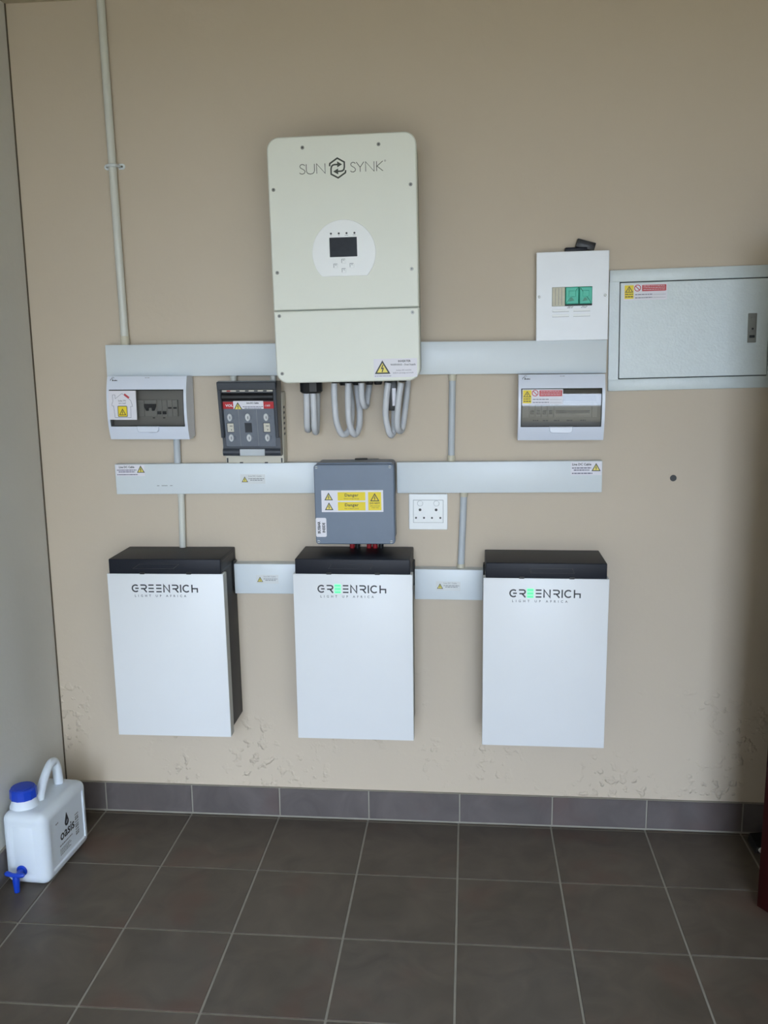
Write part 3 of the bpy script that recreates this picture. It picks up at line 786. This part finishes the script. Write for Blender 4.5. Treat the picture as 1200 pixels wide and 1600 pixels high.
# ------------------------------------------------------------------ fuse switch
fs = thing('fuse_switch', 'charcoal fuse switch disconnector on beige base with red strip', 'fuse switch', (-0.6950, 0, 1.326))
b = P()
b.box(-0.101, 0.101, -0.066, 0, 0.006, 0.245, 0.004, 2)
b.out('base', 'beige', fs)
for x in (-0.094, 0.094):
    P().box(x - 0.0025, x + 0.0025, -0.0668, -0.064, 0.008, 0.024).out('fixing_slot', 'ink', fs, 0)
for x in (-0.046, 0.040):
    P().box(x - 0.0055, x + 0.0055, -0.0668, -0.064, 0.006, 0.0100).out('clip_mark', 'ink', fs, 0)
for k in range(6):
    P().box(0.0985, 0.1016, -0.050, -0.030, 0.10 + k * 0.018, 0.108 + k * 0.018).out('side_vent', 'ink', fs, 0)
# hinged front cover; its face leans out towards the top
cv = P()
cx_ = [(0.0, 0.0), (0.030, 0.0)]
# side outline (y, z) swept across x
def xprism(pb, outline, x0, x1):
    n = len(outline)
    vs = [(x0, y, z) for y, z in outline] + [(x1, y, z) for y, z in outline]
    fcs = [tuple(range(n))[::-1], tuple(range(n, 2 * n))] + [(k, (k + 1) % n, n + (k + 1) % n, n + k) for k in range(n)]
    return pb.quadmesh(vs, fcs)
side = [(-0.064, 0.036), (-0.090, 0.034)] + [(-0.094 - 0.0135 * math.sin(R(a_)), 0.048 - 0.0135 * math.cos(R(a_))) for a_ in range(0, 151, 15)] + [(-0.0985, 0.068), (-0.1290, 0.255), (-0.1290, 0.284), (-0.064, 0.284)]
xprism(cv, side, -0.0985, 0.0985)
cover = cv.out('cover', 'fuse', fs, 35)
# detail plane: origin at (y=-0.1137, z=0.1615), leaning by the slope of the face
lean = math.atan2(0.1290 - 0.0985, 0.255 - 0.068)
def fplane(name, pb, m, parent=cover, smooth=30):
    return pb.out(name, m, parent, smooth, loc=(0, -0.1138, 0.1615), rot=(lean, 0, 0))
V_ = lambda z: (z - 1.4875)
# raised handle frame: two arms and the cross bar
fplane('handle_arm', P().rrect(-0.0985, -0.0870, V_(1.425), V_(1.612), 0.002, 0.002, -0.016, 0.002), 'fuse')
fplane('handle_arm', P().rrect(0.0870, 0.0985, V_(1.425), V_(1.612), 0.002, 0.002, -0.016, 0.002), 'fuse')
fplane('handle_bar', P().rrect(-0.0985, 0.0985, V_(1.587), V_(1.614), 0.003, 0.002, -0.018, 0.003), 'fuse')
gp = fplane('handle_slot', P().rrect(-0.086, 0.084, V_(1.5785), V_(1.5840), 0.001, 0.002, -0.0015), 'beige')
for k, x in enumerate((-0.062, -0.030, 0.000, 0.030, 0.060)):
    fplane('slot_rib', P().rrect(x - 0.008, x + 0.004, V_(1.5795), V_(1.5830), 0.001, 0.0, -0.004), 'red' if k == 0 else 'fuse')
q = P().tube([(-0.086, -0.001, V_(1.561)), (0.0, -0.001, V_(1.561)), (0.086, -0.001, V_(1.561))], 0.0135, 16)
fplane('hinge_roll', q, 'black')
fplane('red_strip', P().rrect(-0.0865, 0.0850, V_(1.5215), V_(1.5445), 0.001, 0.001, -0.0025), 'red')
fplane('strip_lettering', P().text('VOL', -0.078, V_(1.5285), 0.0115, -0.0025, 'LEFT', sx=1.15, bold=0.0003).text('-160', 0.052, V_(1.5285), 0.0100, -0.0025, 'LEFT', sx=1.1), 'paper')
wn = fplane('viewing_panel', P().rrect(-0.0865, 0.0850, V_(1.3925), V_(1.5215), 0.002, 0.001, -0.004, 0.0015), 'fuse_win')
for x in (-0.036, 0.025):
    fplane('panel_groove', P().rrect(x - 0.0008, x + 0.0008, V_(1.395), V_(1.519), 0.0002, -0.0035, -0.0044), 'grey_print')
for x in (-0.067, -0.006, 0.056):
    for z in (1.4925, 1.4225):
        sc = fplane('terminal_screw', P().prism([(x + 0.0085 * math.cos(R(a_)), V_(z) + 0.0130 * math.sin(R(a_))) for a_ in range(0, 360, 18)], -0.003, -0.0075, 0.0022), 'steel')
        fplane('screw_slot', P().prism([(x + 0.0012 + 0.0025 * math.cos(R(a_)), V_(z) + 0.006 * math.sin(R(a_))) for a_ in range(0, 360, 30)], -0.0070, -0.0079), 'grey_print')
        fplane('screw_glint_boss', P().rrect(x + 0.009, x + 0.015, V_(z) - 0.006, V_(z) + 0.006, 0.0025, -0.0035, -0.0055, 0.001), 'fuse_win')
for k, x in enumerate((-0.067, -0.006, 0.056)):
    fr = fplane('test_window_frame', P().rrect(x - 0.012, x + 0.012, V_(1.4575) - 0.0165, V_(1.4575) + 0.0165, 0.001, -0.003, -0.0055, 0.001), 'fuse')
    fplane('test_window', P().rrect(x - 0.0095, x + 0.0115, V_(1.4575) - 0.0140, V_(1.4575) + 0.0150, 0.001, -0.005, -0.0060), 'ink' if k == 1 else 'beige')
    if k != 1:
        fplane('fuse_mark', P().rrect(x - 0.002, x + 0.008, V_(1.4625), V_(1.4645), 0.0005, -0.0055, -0.0064).rrect(x + 0.002, x + 0.005, V_(1.449), V_(1.4525), 0.0005, -0.0055, -0.0064), 'ink')
cable_st = fplane('warning_sticker', P().rrect(-0.0515, 0.0500, V_(1.5140), V_(1.5475), 0.002, -0.0025, -0.0032), 'paper')
fplane('triangle_border', P().prism([(-0.0515, V_(1.5175)), (-0.0205, V_(1.5175)), (-0.036, V_(1.5440))], -0.0032, -0.0035), 'ink')
fplane('triangle_field', P().prism([(-0.0470, V_(1.5198)), (-0.0250, V_(1.5198)), (-0.036, V_(1.5388))], -0.0035, -0.0038), 'pale_yellow')
fplane('bolt_symbol', P().stroke([(-0.035, V_(1.5355)), (-0.0375, V_(1.5285)), (-0.0345, V_(1.529)), (-0.0365, V_(1.521))], 0.0018, -0.0038, -0.0041), 'ink')
fplane('heading', P().text('Live DC Cable', 0.014, V_(1.5385), 0.0068, -0.0032, 'CENTER', bold=0.0003), 'ink')
sp = P()
for z, x0, x1 in ((1.5270, -0.020, 0.0485), (1.5220, -0.014, 0.043)):
    x = x0
    while x < x1:
        w_ = random.uniform(0.004, 0.009); sp.rrect(x, min(x1, x + w_), V_(z), V_(z) + 0.0022, 0.0002, -0.0032, -0.0035); x += w_ + 0.0014
fplane('small_print', sp, 'print')
P().box(-0.0395, 0.0455, -0.1095, -0.1060, 0.0365, 0.0590, 0.001, 1).out('rating_plate', 'grey_pvc', cover)

# ------------------------------------------------------------------ grey junction box
jb = thing('junction_box', 'grey metal junction box with yellow danger sticker', 'junction box', (-0.350, 0, 1.199), 0.46)
P().rrect(-0.131, 0.131, -0.134, 0.138, 0.012, 0, -0.088, 0.0).out('body', 'jbox', jb)
P().rrect(-0.1345, 0.1345, -0.137, 0.1345, 0.010, -0.086, -0.110, 0.003).out('lid', 'jbox', jb)
for x, z in ((-0.1250, .1255), (.1215, .1255), (-.1250, -.1275), (.1218, -.1280)):
    sc = P().disc(x, z, 0.0052, -0.109, -0.1125, 14, 0.001).out('screw', 'grey_pvc', jb)
    P().box(x - 0.005, x + 0.005, -0.1130, -0.1120, z - 0.0008, z + 0.0008).out('slot', 'ink', sc, 0)
yj = -0.110
ds = P().rrect(-0.1112, 0.0972, -0.0263, 0.0476, 0.001, yj, yj - 0.0004).out('danger_sticker', 'paper', jb, 0)
yj2 = yj - 0.0004
triangle_sign(ds, -0.0868, 0.0140, 0.029, 0.0265, yj2)
triangle_sign(ds, -0.0860, -0.0195, 0.029, 0.0265, yj2)
for z0, z1, txt in ((0.0128, 0.0412, 'Battery energy storage'), (-0.0208, 0.0077, 'Risk of electric shock')):
    P().rrect(-0.0560, 0.0372, z0, z1, 0.0005, yj2, yj2 - 0.0003).out('yellow_field', 'yellow', ds, 0)
    P().text('Danger', -0.0095, z0 + 0.0140, 0.0138, yj2 - 0.0003, 'CENTER', sx=1.06, bold=0.0003, spacing=1.08).out('heading', 'ink', ds, 0)
    P().text(txt, -0.0095, z0 + 0.0050, 0.0050, yj2 - 0.0003, 'CENTER', sx=1.1).out('small_print', 'ink', ds, 0)
P().rrect(0.0466, 0.0905, -0.0205, 0.0410, 0.0005, yj2, yj2 - 0.0003).out('yellow_field', 'yellow', ds, 0)
triangle_sign(ds, 0.0688, 0.0100, 0.031, 0.0275, yj2 - 0.0003, 'yellow')
P().text('DO NOT', 0.0688, 0.0005, 0.0082, yj2 - 0.0003, 'CENTER', sx=1.0, bold=0.0002).text('disconnect', 0.0688, -0.0075, 0.0066, yj2 - 0.0003, 'CENTER', sx=1.1).text('under load', 0.0688, -0.0135, 0.0056, yj2 - 0.0003, 'CENTER').out('small_print', 'ink', ds, 0)
bsk = P().rrect(-0.1330, -0.0970, -0.1115, -0.0460, 0.005, yj, yj - 0.0004).out('busbar_sticker', 'paper', jb, 0)
P().text('BUSBAR', -0.1180, -0.1000, 0.0125, yj2, 'LEFT', rot=R(90), bold=0.0005, sx=0.92).out('lettering', 'ink', bsk, 0)
P().text('INSIDE', -0.1020, -0.0970, 0.0125, yj2, 'LEFT', rot=R(90), bold=0.0005, sx=0.92).out('lettering', 'ink', bsk, 0)
tool = thing('screwdriver', 'small dark screwdriver lying on top of the grey junction box', 'screwdriver', (-0.318, -0.052, 1.3415), 0, rotz=R(8))
P().tube([(-0.035, 0, 0.0032), (-0.033, 0, 0.0032), (0.006, 0, 0.0032), (0.008, 0, 0.0032)], [0.0018, 0.0030, 0.0030, 0.0020], 8).out('handle', 'dark2', tool)
P().tube([(0.006, 0, 0.0032), (0.042, 0, 0.0032), (0.047, 0, 0.0032)], [0.0016, 0.0016, 0.0008], 8).out('shaft', 'screw', tool)

for lab, X, m in (('thick red battery cable below the junction box, nearest busbar sticker', -0.371, 'red_cable'), ('thick black battery cable between two red ones below junction box', -0.352, 'black'), ('thick red battery cable in the middle below the junction box', -0.312, 'red_cable'), ('thick red battery cable beside the black one nearest the wall socket', -0.291, 'red_cable'), ('thick black battery cable nearest the wall socket below junction box', -0.270, 'black')):
    c = P().tube([(0, 0, 0.048), (0.001, 0, 0.03), (0, -0.002, 0.012), (0, 0, 0)], 0.0085, 12).out('battery_cable', m, None)
    c.location = (X, -0.024, 1.0285)
    tag(c, lab, 'cable', 'battery cables under the junction box')

# ------------------------------------------------------------------ wall socket
so = thing('wall_socket', 'white double wall socket below the mid trunking', 'socket', (-0.107, 0, 1.156))
P().rrect(-0.0670, 0.0660, -0.0625, 0.0625, 0.004, 0, -0.009, 0.002).out('plate', 'white', so)
P().rrect(-0.0510, 0.0505, -0.0370, 0.0410, 0.003, -0.008, -0.0115, 0.001).out('outlet_module', 'white', so)
P().stroke([(-0.0515, -0.0375), (0.051, -0.0375), (0.051, 0.0415), (-0.0515, 0.0415)], 0.0010, -0.0088, -0.0094, closed=True).out('module_gap', 'grey_print', so, 0)
for x in (-0.0279, 0.0281):
    r_ = P().disc(x, 0.0300, 0.0092, -0.011, -0.0135, 20, 0.001).out('rocker_switch', 'white', so)
    P().stroke(arc(x, 0.0300, 0.0096, 60, 400, 20), 0.0007, -0.0113, -0.0118).out('rocker_gap', 'grey_print', r_, 0)
for x in (-0.0285, 0.0270):
    P().disc(x, 0.0076, 0.0048, -0.0110, -0.0118, 14).out('pin_hole', 'black', so, 0)
for x in (-0.0425, -0.0149, 0.0126, 0.0413):
    P().disc(x, -0.0205, 0.0035, -0.0110, -0.0118, 12).out('pin_hole', 'black', so, 0)

# ------------------------------------------------------------------ small breaker box with green toggles
sb = thing('breaker_box', 'white square breaker box with two green toggle covers', 'breaker box', (0.360, 0, 1.870), 0.67)
P().rrect(-0.110, 0.110, -0.136, 0.136, 0.003, 0, -0.040).out('body', 'db_metal', sb)
P().rrect(-0.1146, 0.1146, -0.1399, 0.1399, 0.002, -0.038, -0.045, 0.0015).out('cover', 'db_metal', sb)
for x in (-0.1054, 0.1035):
    P().disc(x, 0.0008, 0.0042, -0.044, -0.0465, 14, 0.001).out('screw', 'screw', sb)
P().rrect(-0.0645, 0.0628, -0.0305, 0.0295, 0.0008, -0.0445, -0.0453).out('slot_edge', 'seam', sb, 0)
bl = P().rrect(-0.0637, -0.0236, -0.0300, 0.0286, 0.0008, -0.045, -0.0490, 0.001).out('blanking_plate', 'old_plastic', sb)
for x in (-0.054, -0.044, -0.034):
    P().box(x - 0.0006, x + 0.0006, -0.0494, -0.0488, -0.027, 0.026).out('groove', 'grey_print', bl, 0)
for x0, x1 in ((-0.0222, 0.0196), (0.0216, 0.0618)):
    g = P().rrect(x0, x1, -0.0248, 0.0284, 0.001, -0.045, -0.0530, 0.002).out('breaker_toggle', 'green', sb)
    P().rrect(x0 + 0.010, x1 - 0.010, -0.002, 0.017, 0.001, -0.0525, -0.0545, 0.001).out('toggle_grip', 'green', g)
    xm = (x0 + x1) / 2 - 0.002
    P().prism([(xm - 0.009, -0.017), (xm + 0.009, -0.014), (xm + 0.002, -0.005), (xm - 0.002, -0.005)], -0.0525, -0.0534).out('toggle_print', 'green_dark', g, 0)
for x in (-0.008, 0.036):
    lines(sb, [(x - 0.005, x + 0.012, -0.0335, 0.0016), (x - 0.008, x + 0.010, -0.0370, 0.0016)], -0.045, 'grey_print', 'rating_print')
for x0 in (-0.0632, 0.0040):
    for z in (-0.0440, -0.0600):
        P().rrect(x0, x0 + 0.053, z - 0.0036, z + 0.0036, 0.002, -0.0446, -0.0462, 0.0008).out('label_holder', 'white', sb)
        P().stroke([(x0, z - 0.0038), (x0 + 0.053, z - 0.0038)], 0.0010, -0.0446, -0.0456).out('label_edge', 'grey_print', sb, 0)
bk = thing('plastic_offcut', 'loose black plastic pieces lying on top of the white breaker box', 'offcut', (0.380, -0.022, 2.0095), 0.67)
P().box(-0.0455, 0.0245, -0.016, 0.012, 0.0, 0.0135, 0.003, 2).out('flat_piece', 'dark', bk)
tl = P().box(-0.030, 0.030, -0.008, 0.016, 0.0, 0.0265, 0.002, 2).out('tilted_piece', 'black', bk, loc=(0.0175, 0.004, 0.0085), rot=(0, R(16), 0))
P().box(-0.022, 0.022, -0.0088, -0.0078, 0.014, 0.018).out('ridge', 'dark2', tl, 0)

# ------------------------------------------------------------------ large flush distribution board
bd = thing('distribution_board', 'large grey metal distribution board with flush door and latch', 'distribution board', (0.750, 0, 1.762), 0.95)
FX0, FX1, FZ = -0.266, 0.278, 0.1935
DX0, DX1, DZ = -0.2315, 0.2365, 0.1525
P().box(FX0 + 0.01, FX1 - 0.01, -0.002, 0, -FZ + 0.01, FZ - 0.01).out('back_plate', 'seam', bd, 0)
P().box(FX0, FX1, -0.014, 0, DZ + 0.003, FZ, 0.002, 2).out('frame_rail', 'hammer', bd)
P().box(FX0, FX1, -0.014, 0, -FZ, -DZ - 0.003, 0.002, 2).out('frame_rail', 'hammer', bd)
P().box(FX0, DX0 - 0.003, -0.0135, 0, -DZ - 0.004, DZ + 0.004).out('frame_stile', 'hammer', bd, 0)
P().box(DX1 + 0.003, FX1, -0.0135, 0, -DZ - 0.004, DZ + 0.004).out('frame_stile', 'hammer', bd, 0)
dr = P().rrect(DX0, DX1, -DZ, DZ, 0.003, -0.001, -0.0145, 0.0015).out('door', 'hammer', bd)
lt = P().rrect(0.1715, 0.1985, -0.0487, 0.0440, 0.002, -0.014, -0.0175, 0.001).out('latch', 'screw', dr)
P().rrect(0.1765, 0.1940, -0.0140, 0.0310, 0.002, -0.017, -0.0215, 0.001).out('latch_lever', 'screw', lt)
P().disc(0.1850, -0.0050, 0.0035, -0.021, -0.0223, 12).out('keyhole', 'black', lt, 0)
P().rrect(0.1765, 0.1935, -0.0335, -0.0250, 0.0015, -0.017, -0.0185).out('latch_slot', 'black', lt, 0)
shock_sign(dr, -0.2205, -0.0847, 0.0965, 0.1467, -0.0145, -0.0149)

# ------------------------------------------------------------------ batteries
def greenrich(parent, x0, z0, h, yf, lit):
    """wordmark cut from bars and arcs; the first E is a light window on the running batteries"""
    w = 0.165 * h
    p, e1 = P(), P()
    q = lambda pts, ox: [(x0 + (ox + u) * h, z0 + v * h) for u, v in pts]
    def s_(pts, ox, b=None): (b or p).stroke(q(pts, ox), w, yf, yf - 0.0004)
    s_(arc(.47, .5, .42, 48, 312, 18), 0); s_([(.42, .5), (.86, .5)], 0)
    for ox in (1.10, 5.12):
        s_([(0, .92)] + arc(.52, .69, .23, 90, -90, 8) + [(.06, .46)], ox); s_([(.40, .46), (.78, 0)], ox)
    for ox, b in ((2.10, e1), (3.08, p)):
        for v in (.92, .5, .08): s_([(0.02, v), (.70, v)], ox, b)
    s_([(.08, 0), (.08, .96), (.78, .04), (.78, 1)], 4.0)
    s_([(.1, 0), (.1, 1)], 6.12)
    s_(arc(.47, .5, .42, 45, 315, 18), 6.48)
    s_([(.08, 0), (.08, 1)], 7.58); s_([(.08, .5), (.74, .5), (.74, 0)], 7.58)
    p.out('lettering', 'ink', parent, 0)
    if lit:
        P().rrect(x0 + 2.04 * h, x0 + 2.88 * h, z0 - 0.05 * h, z0 + 1.12 * h, 0.05 * h, yf, yf - 0.0003).out('light_diffuser', 'led_soft', parent, 0)
        e1.out('light_bars', 'led', parent, 0)
    else:
        e1.out('lettering', 'ink', parent, 0)

def battery(label, xc, wl, lit, zoff=0.0, roll=0.0):
    t = thing('wall_battery', label, 'battery', (xc, 0, 0.687 + zoff), roll, 'wall-mounted batteries')
    h = wl / 2; pw = h + 0.0075
    z = lambda Z: Z - 0.687
    body = P().box(-h, h, -0.158, 0, z(0.408), z(0.980), 0.003, 2).out('body', 'dark2', t)
    for zz in (0.60, 0.795):
        P().box(h - 0.002, h + 0.0045, -0.166, -0.150, z(zz) - 0.008, z(zz) + 0.008, 0.001, 1).out('side_clip', 'black', body)
        P().box(-h - 0.0045, -h + 0.002, -0.166, -0.150, z(zz) - 0.008, z(zz) + 0.008, 0.001, 1).out('side_clip', 'black', body)
    P().box(h - 0.001, h + 0.006, -0.05, -0.012, z(0.90), z(0.985), 0.002, 1).out('mounting_bracket', 'black', body)
    P().box(-h - 0.006, -h + 0.001, -0.05, -0.012, z(0.90), z(0.985), 0.002, 1).out('mounting_bracket', 'black', body)
    lid = P().box(-h, h, -0.197, 0, z(0.973), z(1.0265), 0.003, 3).out('lid', 'dark', t)
    P().stroke([(-0.058, -0.150), (-0.058, -0.090), (0.075, -0.090), (0.075, -0.150)], 0.0012, 0, 0.0004, closed=True).out('cable_knockout', 'black', lid, 0, loc=(0, -0.18, z(1.0267)), rot=(R(-90), 0, 0))
    P().stroke([(-0.075, -0.016), (0.075, -0.016), (0.075, 0.016), (-0.075, 0.016)], 0.0014, 0, 0.0005, closed=True).out('side_recess', 'black', lid, 0, loc=(h + 0.0001, -0.10, z(0.999)), rot=(0, 0, R(-90)))
    for x in (-0.078, 0.083):
        P().rrect(x - 0.009, x + 0.009, z(0.9735), z(0.9825), 0.003, -0.190, -0.1990, 0.001).out('panel_hook', 'black', lid)
    fp = P().box(-pw, pw, -0.199, -0.158, z(0.3965), z(0.976), 0.0018, 2).out('front_panel', 'batt', t)
    P().box(pw - 0.0006, pw + 0.0002, -0.1965, -0.158, z(0.398), z(0.9745)).out('panel_side_shade', 'batt_edge_shade', fp, 0)  # strip over the panel side with its shade put into the colour
    P().box(-pw - 0.0002, -pw + 0.0006, -0.1965, -0.158, z(0.398), z(0.9745)).out('panel_side_shade', 'batt_edge_shade', fp, 0)
    greenrich(fp, -0.1165, z(0.9120), 0.0272, -0.199, lit)
    P().text('LIGHT UP AFRICA', -0.1085, z(0.8960), 0.0110, -0.199, 'LEFT', sx=0.96, spacing=2.28, bold=0.0002).out('tagline', 'tag_ink', fp, 0)
    return t

battery('white wall battery with unlit dark lettering, nearest the jerry can', -0.9845, 0.386, False, -0.002, 0.35)
battery('white wall battery with green-lit letter, directly below grey junction box', -0.3495, 0.382, True, 0.004, 0.15)
battery('white wall battery with green-lit letter, closest to the dark red door', 0.2815, 0.388, True, -0.003, 0.0)

# ------------------------------------------------------------------ jerry can
jc = thing('jerry_can', 'white plastic jerry can with blue cap and blue tap', 'jerry can', (-1.3885, -0.361, 0.0), rotz=R(-3.0))
hw, hl, ht = 0.0765, 0.1475, 0.250
b = P(); bm = b.bm
bmesh.ops.create_cube(bm, size=1.0)
for v in bm.verts:
    v.co = Vector((v.co.x * 2 * hw, v.co.y * 2 * hl, (v.co.z + 0.5) * ht))
bmesh.ops.bevel(bm, geom=bm.edges[:], offset=0.030, segments=6, affect='EDGES', profile=0.5)
bm.normal_update()
# recessed label fields on both long sides, shallow channel on the front
for f in [f for f in bm.faces if abs(f.normal.x) > 0.99 and f.calc_area() > 0.01]:
    r_ = bmesh.ops.inset_region(bm, faces=[f], thickness=0.006, depth=0.0)
    bmesh.ops.inset_region(bm, faces=[f], thickness=0.005, depth=-0.004)
for f in [f for f in bm.faces if f.normal.y < -0.99 and f.calc_area() > 0.005]:
    bmesh.ops.inset_region(bm, faces=[f], thickness=0.014, depth=0.0)
    bmesh.ops.inset_region(bm, faces=[f], thickness=0.006, depth=0.0035)
# body top falls a little towards the back
for v in bm.verts:
    if v.co.z > 0.16:
        v.co.z += -0.012 * (v.co.y + hl) / (2 * hl) * (v.co.z - 0.16) / (ht - 0.16)
body = b.out('body', 'jerry', jc, 45)
ncx, ncy = -0.028, -0.078
n = P(); n.tube([(ncx, ncy, 0.222), (ncx, ncy, 0.248), (ncx, ncy, 0.262), (ncx, ncy, 0.292)], [0.047, 0.046, 0.040, 0.038], 28)
n.out('neck', 'jerry', jc, 50)
c = P(); bm = c.bm
rings = []
for z, r_ in ((0.2765, 0.0405), (0.2775, 0.0418), (0.306, 0.0408), (0.3115, 0.037)):
    ring = []
    for k in range(72):
        a_ = 2 * math.pi * k / 72
        rib = 1.0 + (0.035 if (k % 6) in (0, 1) else 0.0) * (1 if 0.277 < z < 0.3111 else 0)
        ring.append(bm.verts.new((ncx + r_ * rib * math.cos(a_), ncy + r_ * rib * math.sin(a_), z)))
    rings.append(ring)
for a_, b_ in zip(rings, rings[1:]):
    for k in range(72): bm.faces.new((a_[k], a_[(k + 1) % 72], b_[(k + 1) % 72], b_[k]))
bm.faces.new(rings[-1]); bm.faces.new(rings[0][::-1])
cap = c.out('cap', 'blue', jc, 28)
P().tube([(ncx, ncy, 0.3114), (ncx, ncy, 0.3130), (ncx, ncy, 0.3132)], [0.030, 0.030, 0.027], 28).out('cap_top', 'blue', cap)
# loop handle from behind the neck to the back
hpath = [(0.0, -0.034, 0.225), (0.0, -0.028, 0.258), (0.0, -0.004, 0.290), (0.0, 0.028, 0.318), (0.0, 0.054, 0.331), (0.0, 0.076, 0.328), (0.0, 0.088, 0.308), (0.0, 0.094, 0.270), (0.0, 0.098, 0.220)]
pp = []
ext = [Vector(hpath[0])] + [Vector(q_) for q_ in hpath] + [Vector(hpath[-1])]
for i in range(1, len(ext) - 2):
    for k in range(6):
        t_ = k / 6; p0, p1, p2, p3 = ext[i - 1:i + 3]
        pp.append(0.5 * ((2 * p1) + (p2 - p0) * t_ + (2 * p0 - 5 * p1 + 4 * p2 - p3) * t_ ** 2 + (3 * p1 - p0 - 3 * p2 + p3) * t_ ** 3))
pp.append(ext[-1])
P().tube(pp, [0.0180 - 0.0040 * math.sin(math.pi * k / (len(pp) - 1)) for k in range(len(pp))], 14).out('handle', 'jerry', jc, 60)
# blue tap
tp = P()
tp.tube([(-0.012, -0.140, 0.056), (-0.012, -0.152, 0.056), (-0.012, -0.156, 0.056)], [0.0185, 0.0185, 0.0150], 18)
tp.tube([(-0.012, -0.150, 0.056), (-0.012, -0.180, 0.054), (-0.012, -0.192, 0.053)], [0.0105, 0.0105, 0.0100], 14)
tap = tp.out('tap', 'blue', jc)
P().tube([(-0.012, -0.188, 0.060), (-0.012, -0.188, 0.046), (-0.012, -0.188, 0.010), (-0.012, -0.188, 0.004)], [0.0090, 0.0115, 0.0090, 0.0085], 14).out('spout', 'blue', tap)
P().tube([(-0.048, -0.186, 0.064), (-0.042, -0.188, 0.066), (-0.024, -0.188, 0.062), (-0.010, -0.187, 0.060), (0.010, -0.186, 0.063), (0.016, -0.185, 0.064)], [0.0055, 0.0088, 0.0070, 0.0080, 0.0080, 0.005], 10).out('lever', 'blue', tap)
# print on the side that faces the room
lab = bpy.data.objects.new('side_label', None); 
def side_print(name, pb, m, parent=body):
    # (x right along the can's length, z up) turned to face +x
    return pb.out(name, m, parent, 0, loc=(hw - 0.0041, 0, 0), rot=(0, 0, R(90)))
dz, dx = 0.152, 0.000
drop = [(dx + 0.0135 * math.cos(R(a_)), dz + 0.0135 * math.sin(R(a_))) for a_ in range(-200, 21, 15)] + [(dx + 0.006, dz + 0.021), (dx, dz + 0.034), (dx - 0.006, dz + 0.021)]
side_print('drop_logo', P().prism(drop, 0, -0.0005), 'ink')
side_print('drop_mark', P().stroke([(dx - 0.004, dz - 0.004), (dx + 0.004, dz + 0.006)], 0.0025, -0.0004, -0.0009), 'jerry')
side_print('lettering', P().text('oasis', dx, 0.106, 0.050, -0.0003, 'CENTER', sx=1.0, bold=0.0010), 'ink')
pb = P()
def print_row(pb, x0, x1, z, h):
    x = x0
    while x < x1:
        w_ = random.uniform(0.005, 0.012); pb.prism([(x, z), (min(x1, x + w_), z), (min(x1, x + w_), z + h), (x, z + h)], 0, -0.0004); x += w_ + 0.002
for z, x0, x1, h in ((0.088, -0.055, 0.030, 0.004), (0.075, -0.055, 0.012, 0.003), (0.069, -0.055, 0.020, 0.003), (0.063, -0.055, 0.005, 0.003), (0.057, -0.055, 0.018, 0.003)):
    print_row(pb, x0, x1, z, h)
for k in range(9):
    print_row(pb, 0.055, 0.078, 0.070 + k * 0.009, 0.0045 if k % 3 else 0.007)
print_row(pb, -0.072, -0.055, 0.176, 0.004)
side_print('small_print', pb, 'grey_print')
bpy.data.objects.remove(lab)

# ------------------------------------------------------------------ small odds and ends
hole = P().disc(0, 0, 0.0108, 0.0, -0.0012, 24, 0.0006).disc(0, 0, 0.0085, -0.001, -0.0016, 20).out('wall_plug', 'black', None)
hole.location = (0.7128, 0.0002, 1.2733)
tag(hole, 'round black plug in the bare wall under the large distribution board', 'wall plug')
ds_ = thing('door_stop', 'small black door stop with pale end on the floor behind dark red door', 'door stop', (1.055, -0.100, 0.0))
P().prism([(-0.045, 0.0), (0.045, 0.0), (0.045, 0.030), (0.02, 0.034), (-0.038, 0.027)], 0.045, -0.045, 0.004).out('wedge', 'black', ds_)
P().disc(-0.026, 0.0155, 0.0095, -0.044, -0.050, 14, 0.002).out('pale_end', 'white', ds_)

for o in list(bpy.data.objects):
    if o.type == 'MESH' and o.users == 0:
        bpy.data.objects.remove(o)
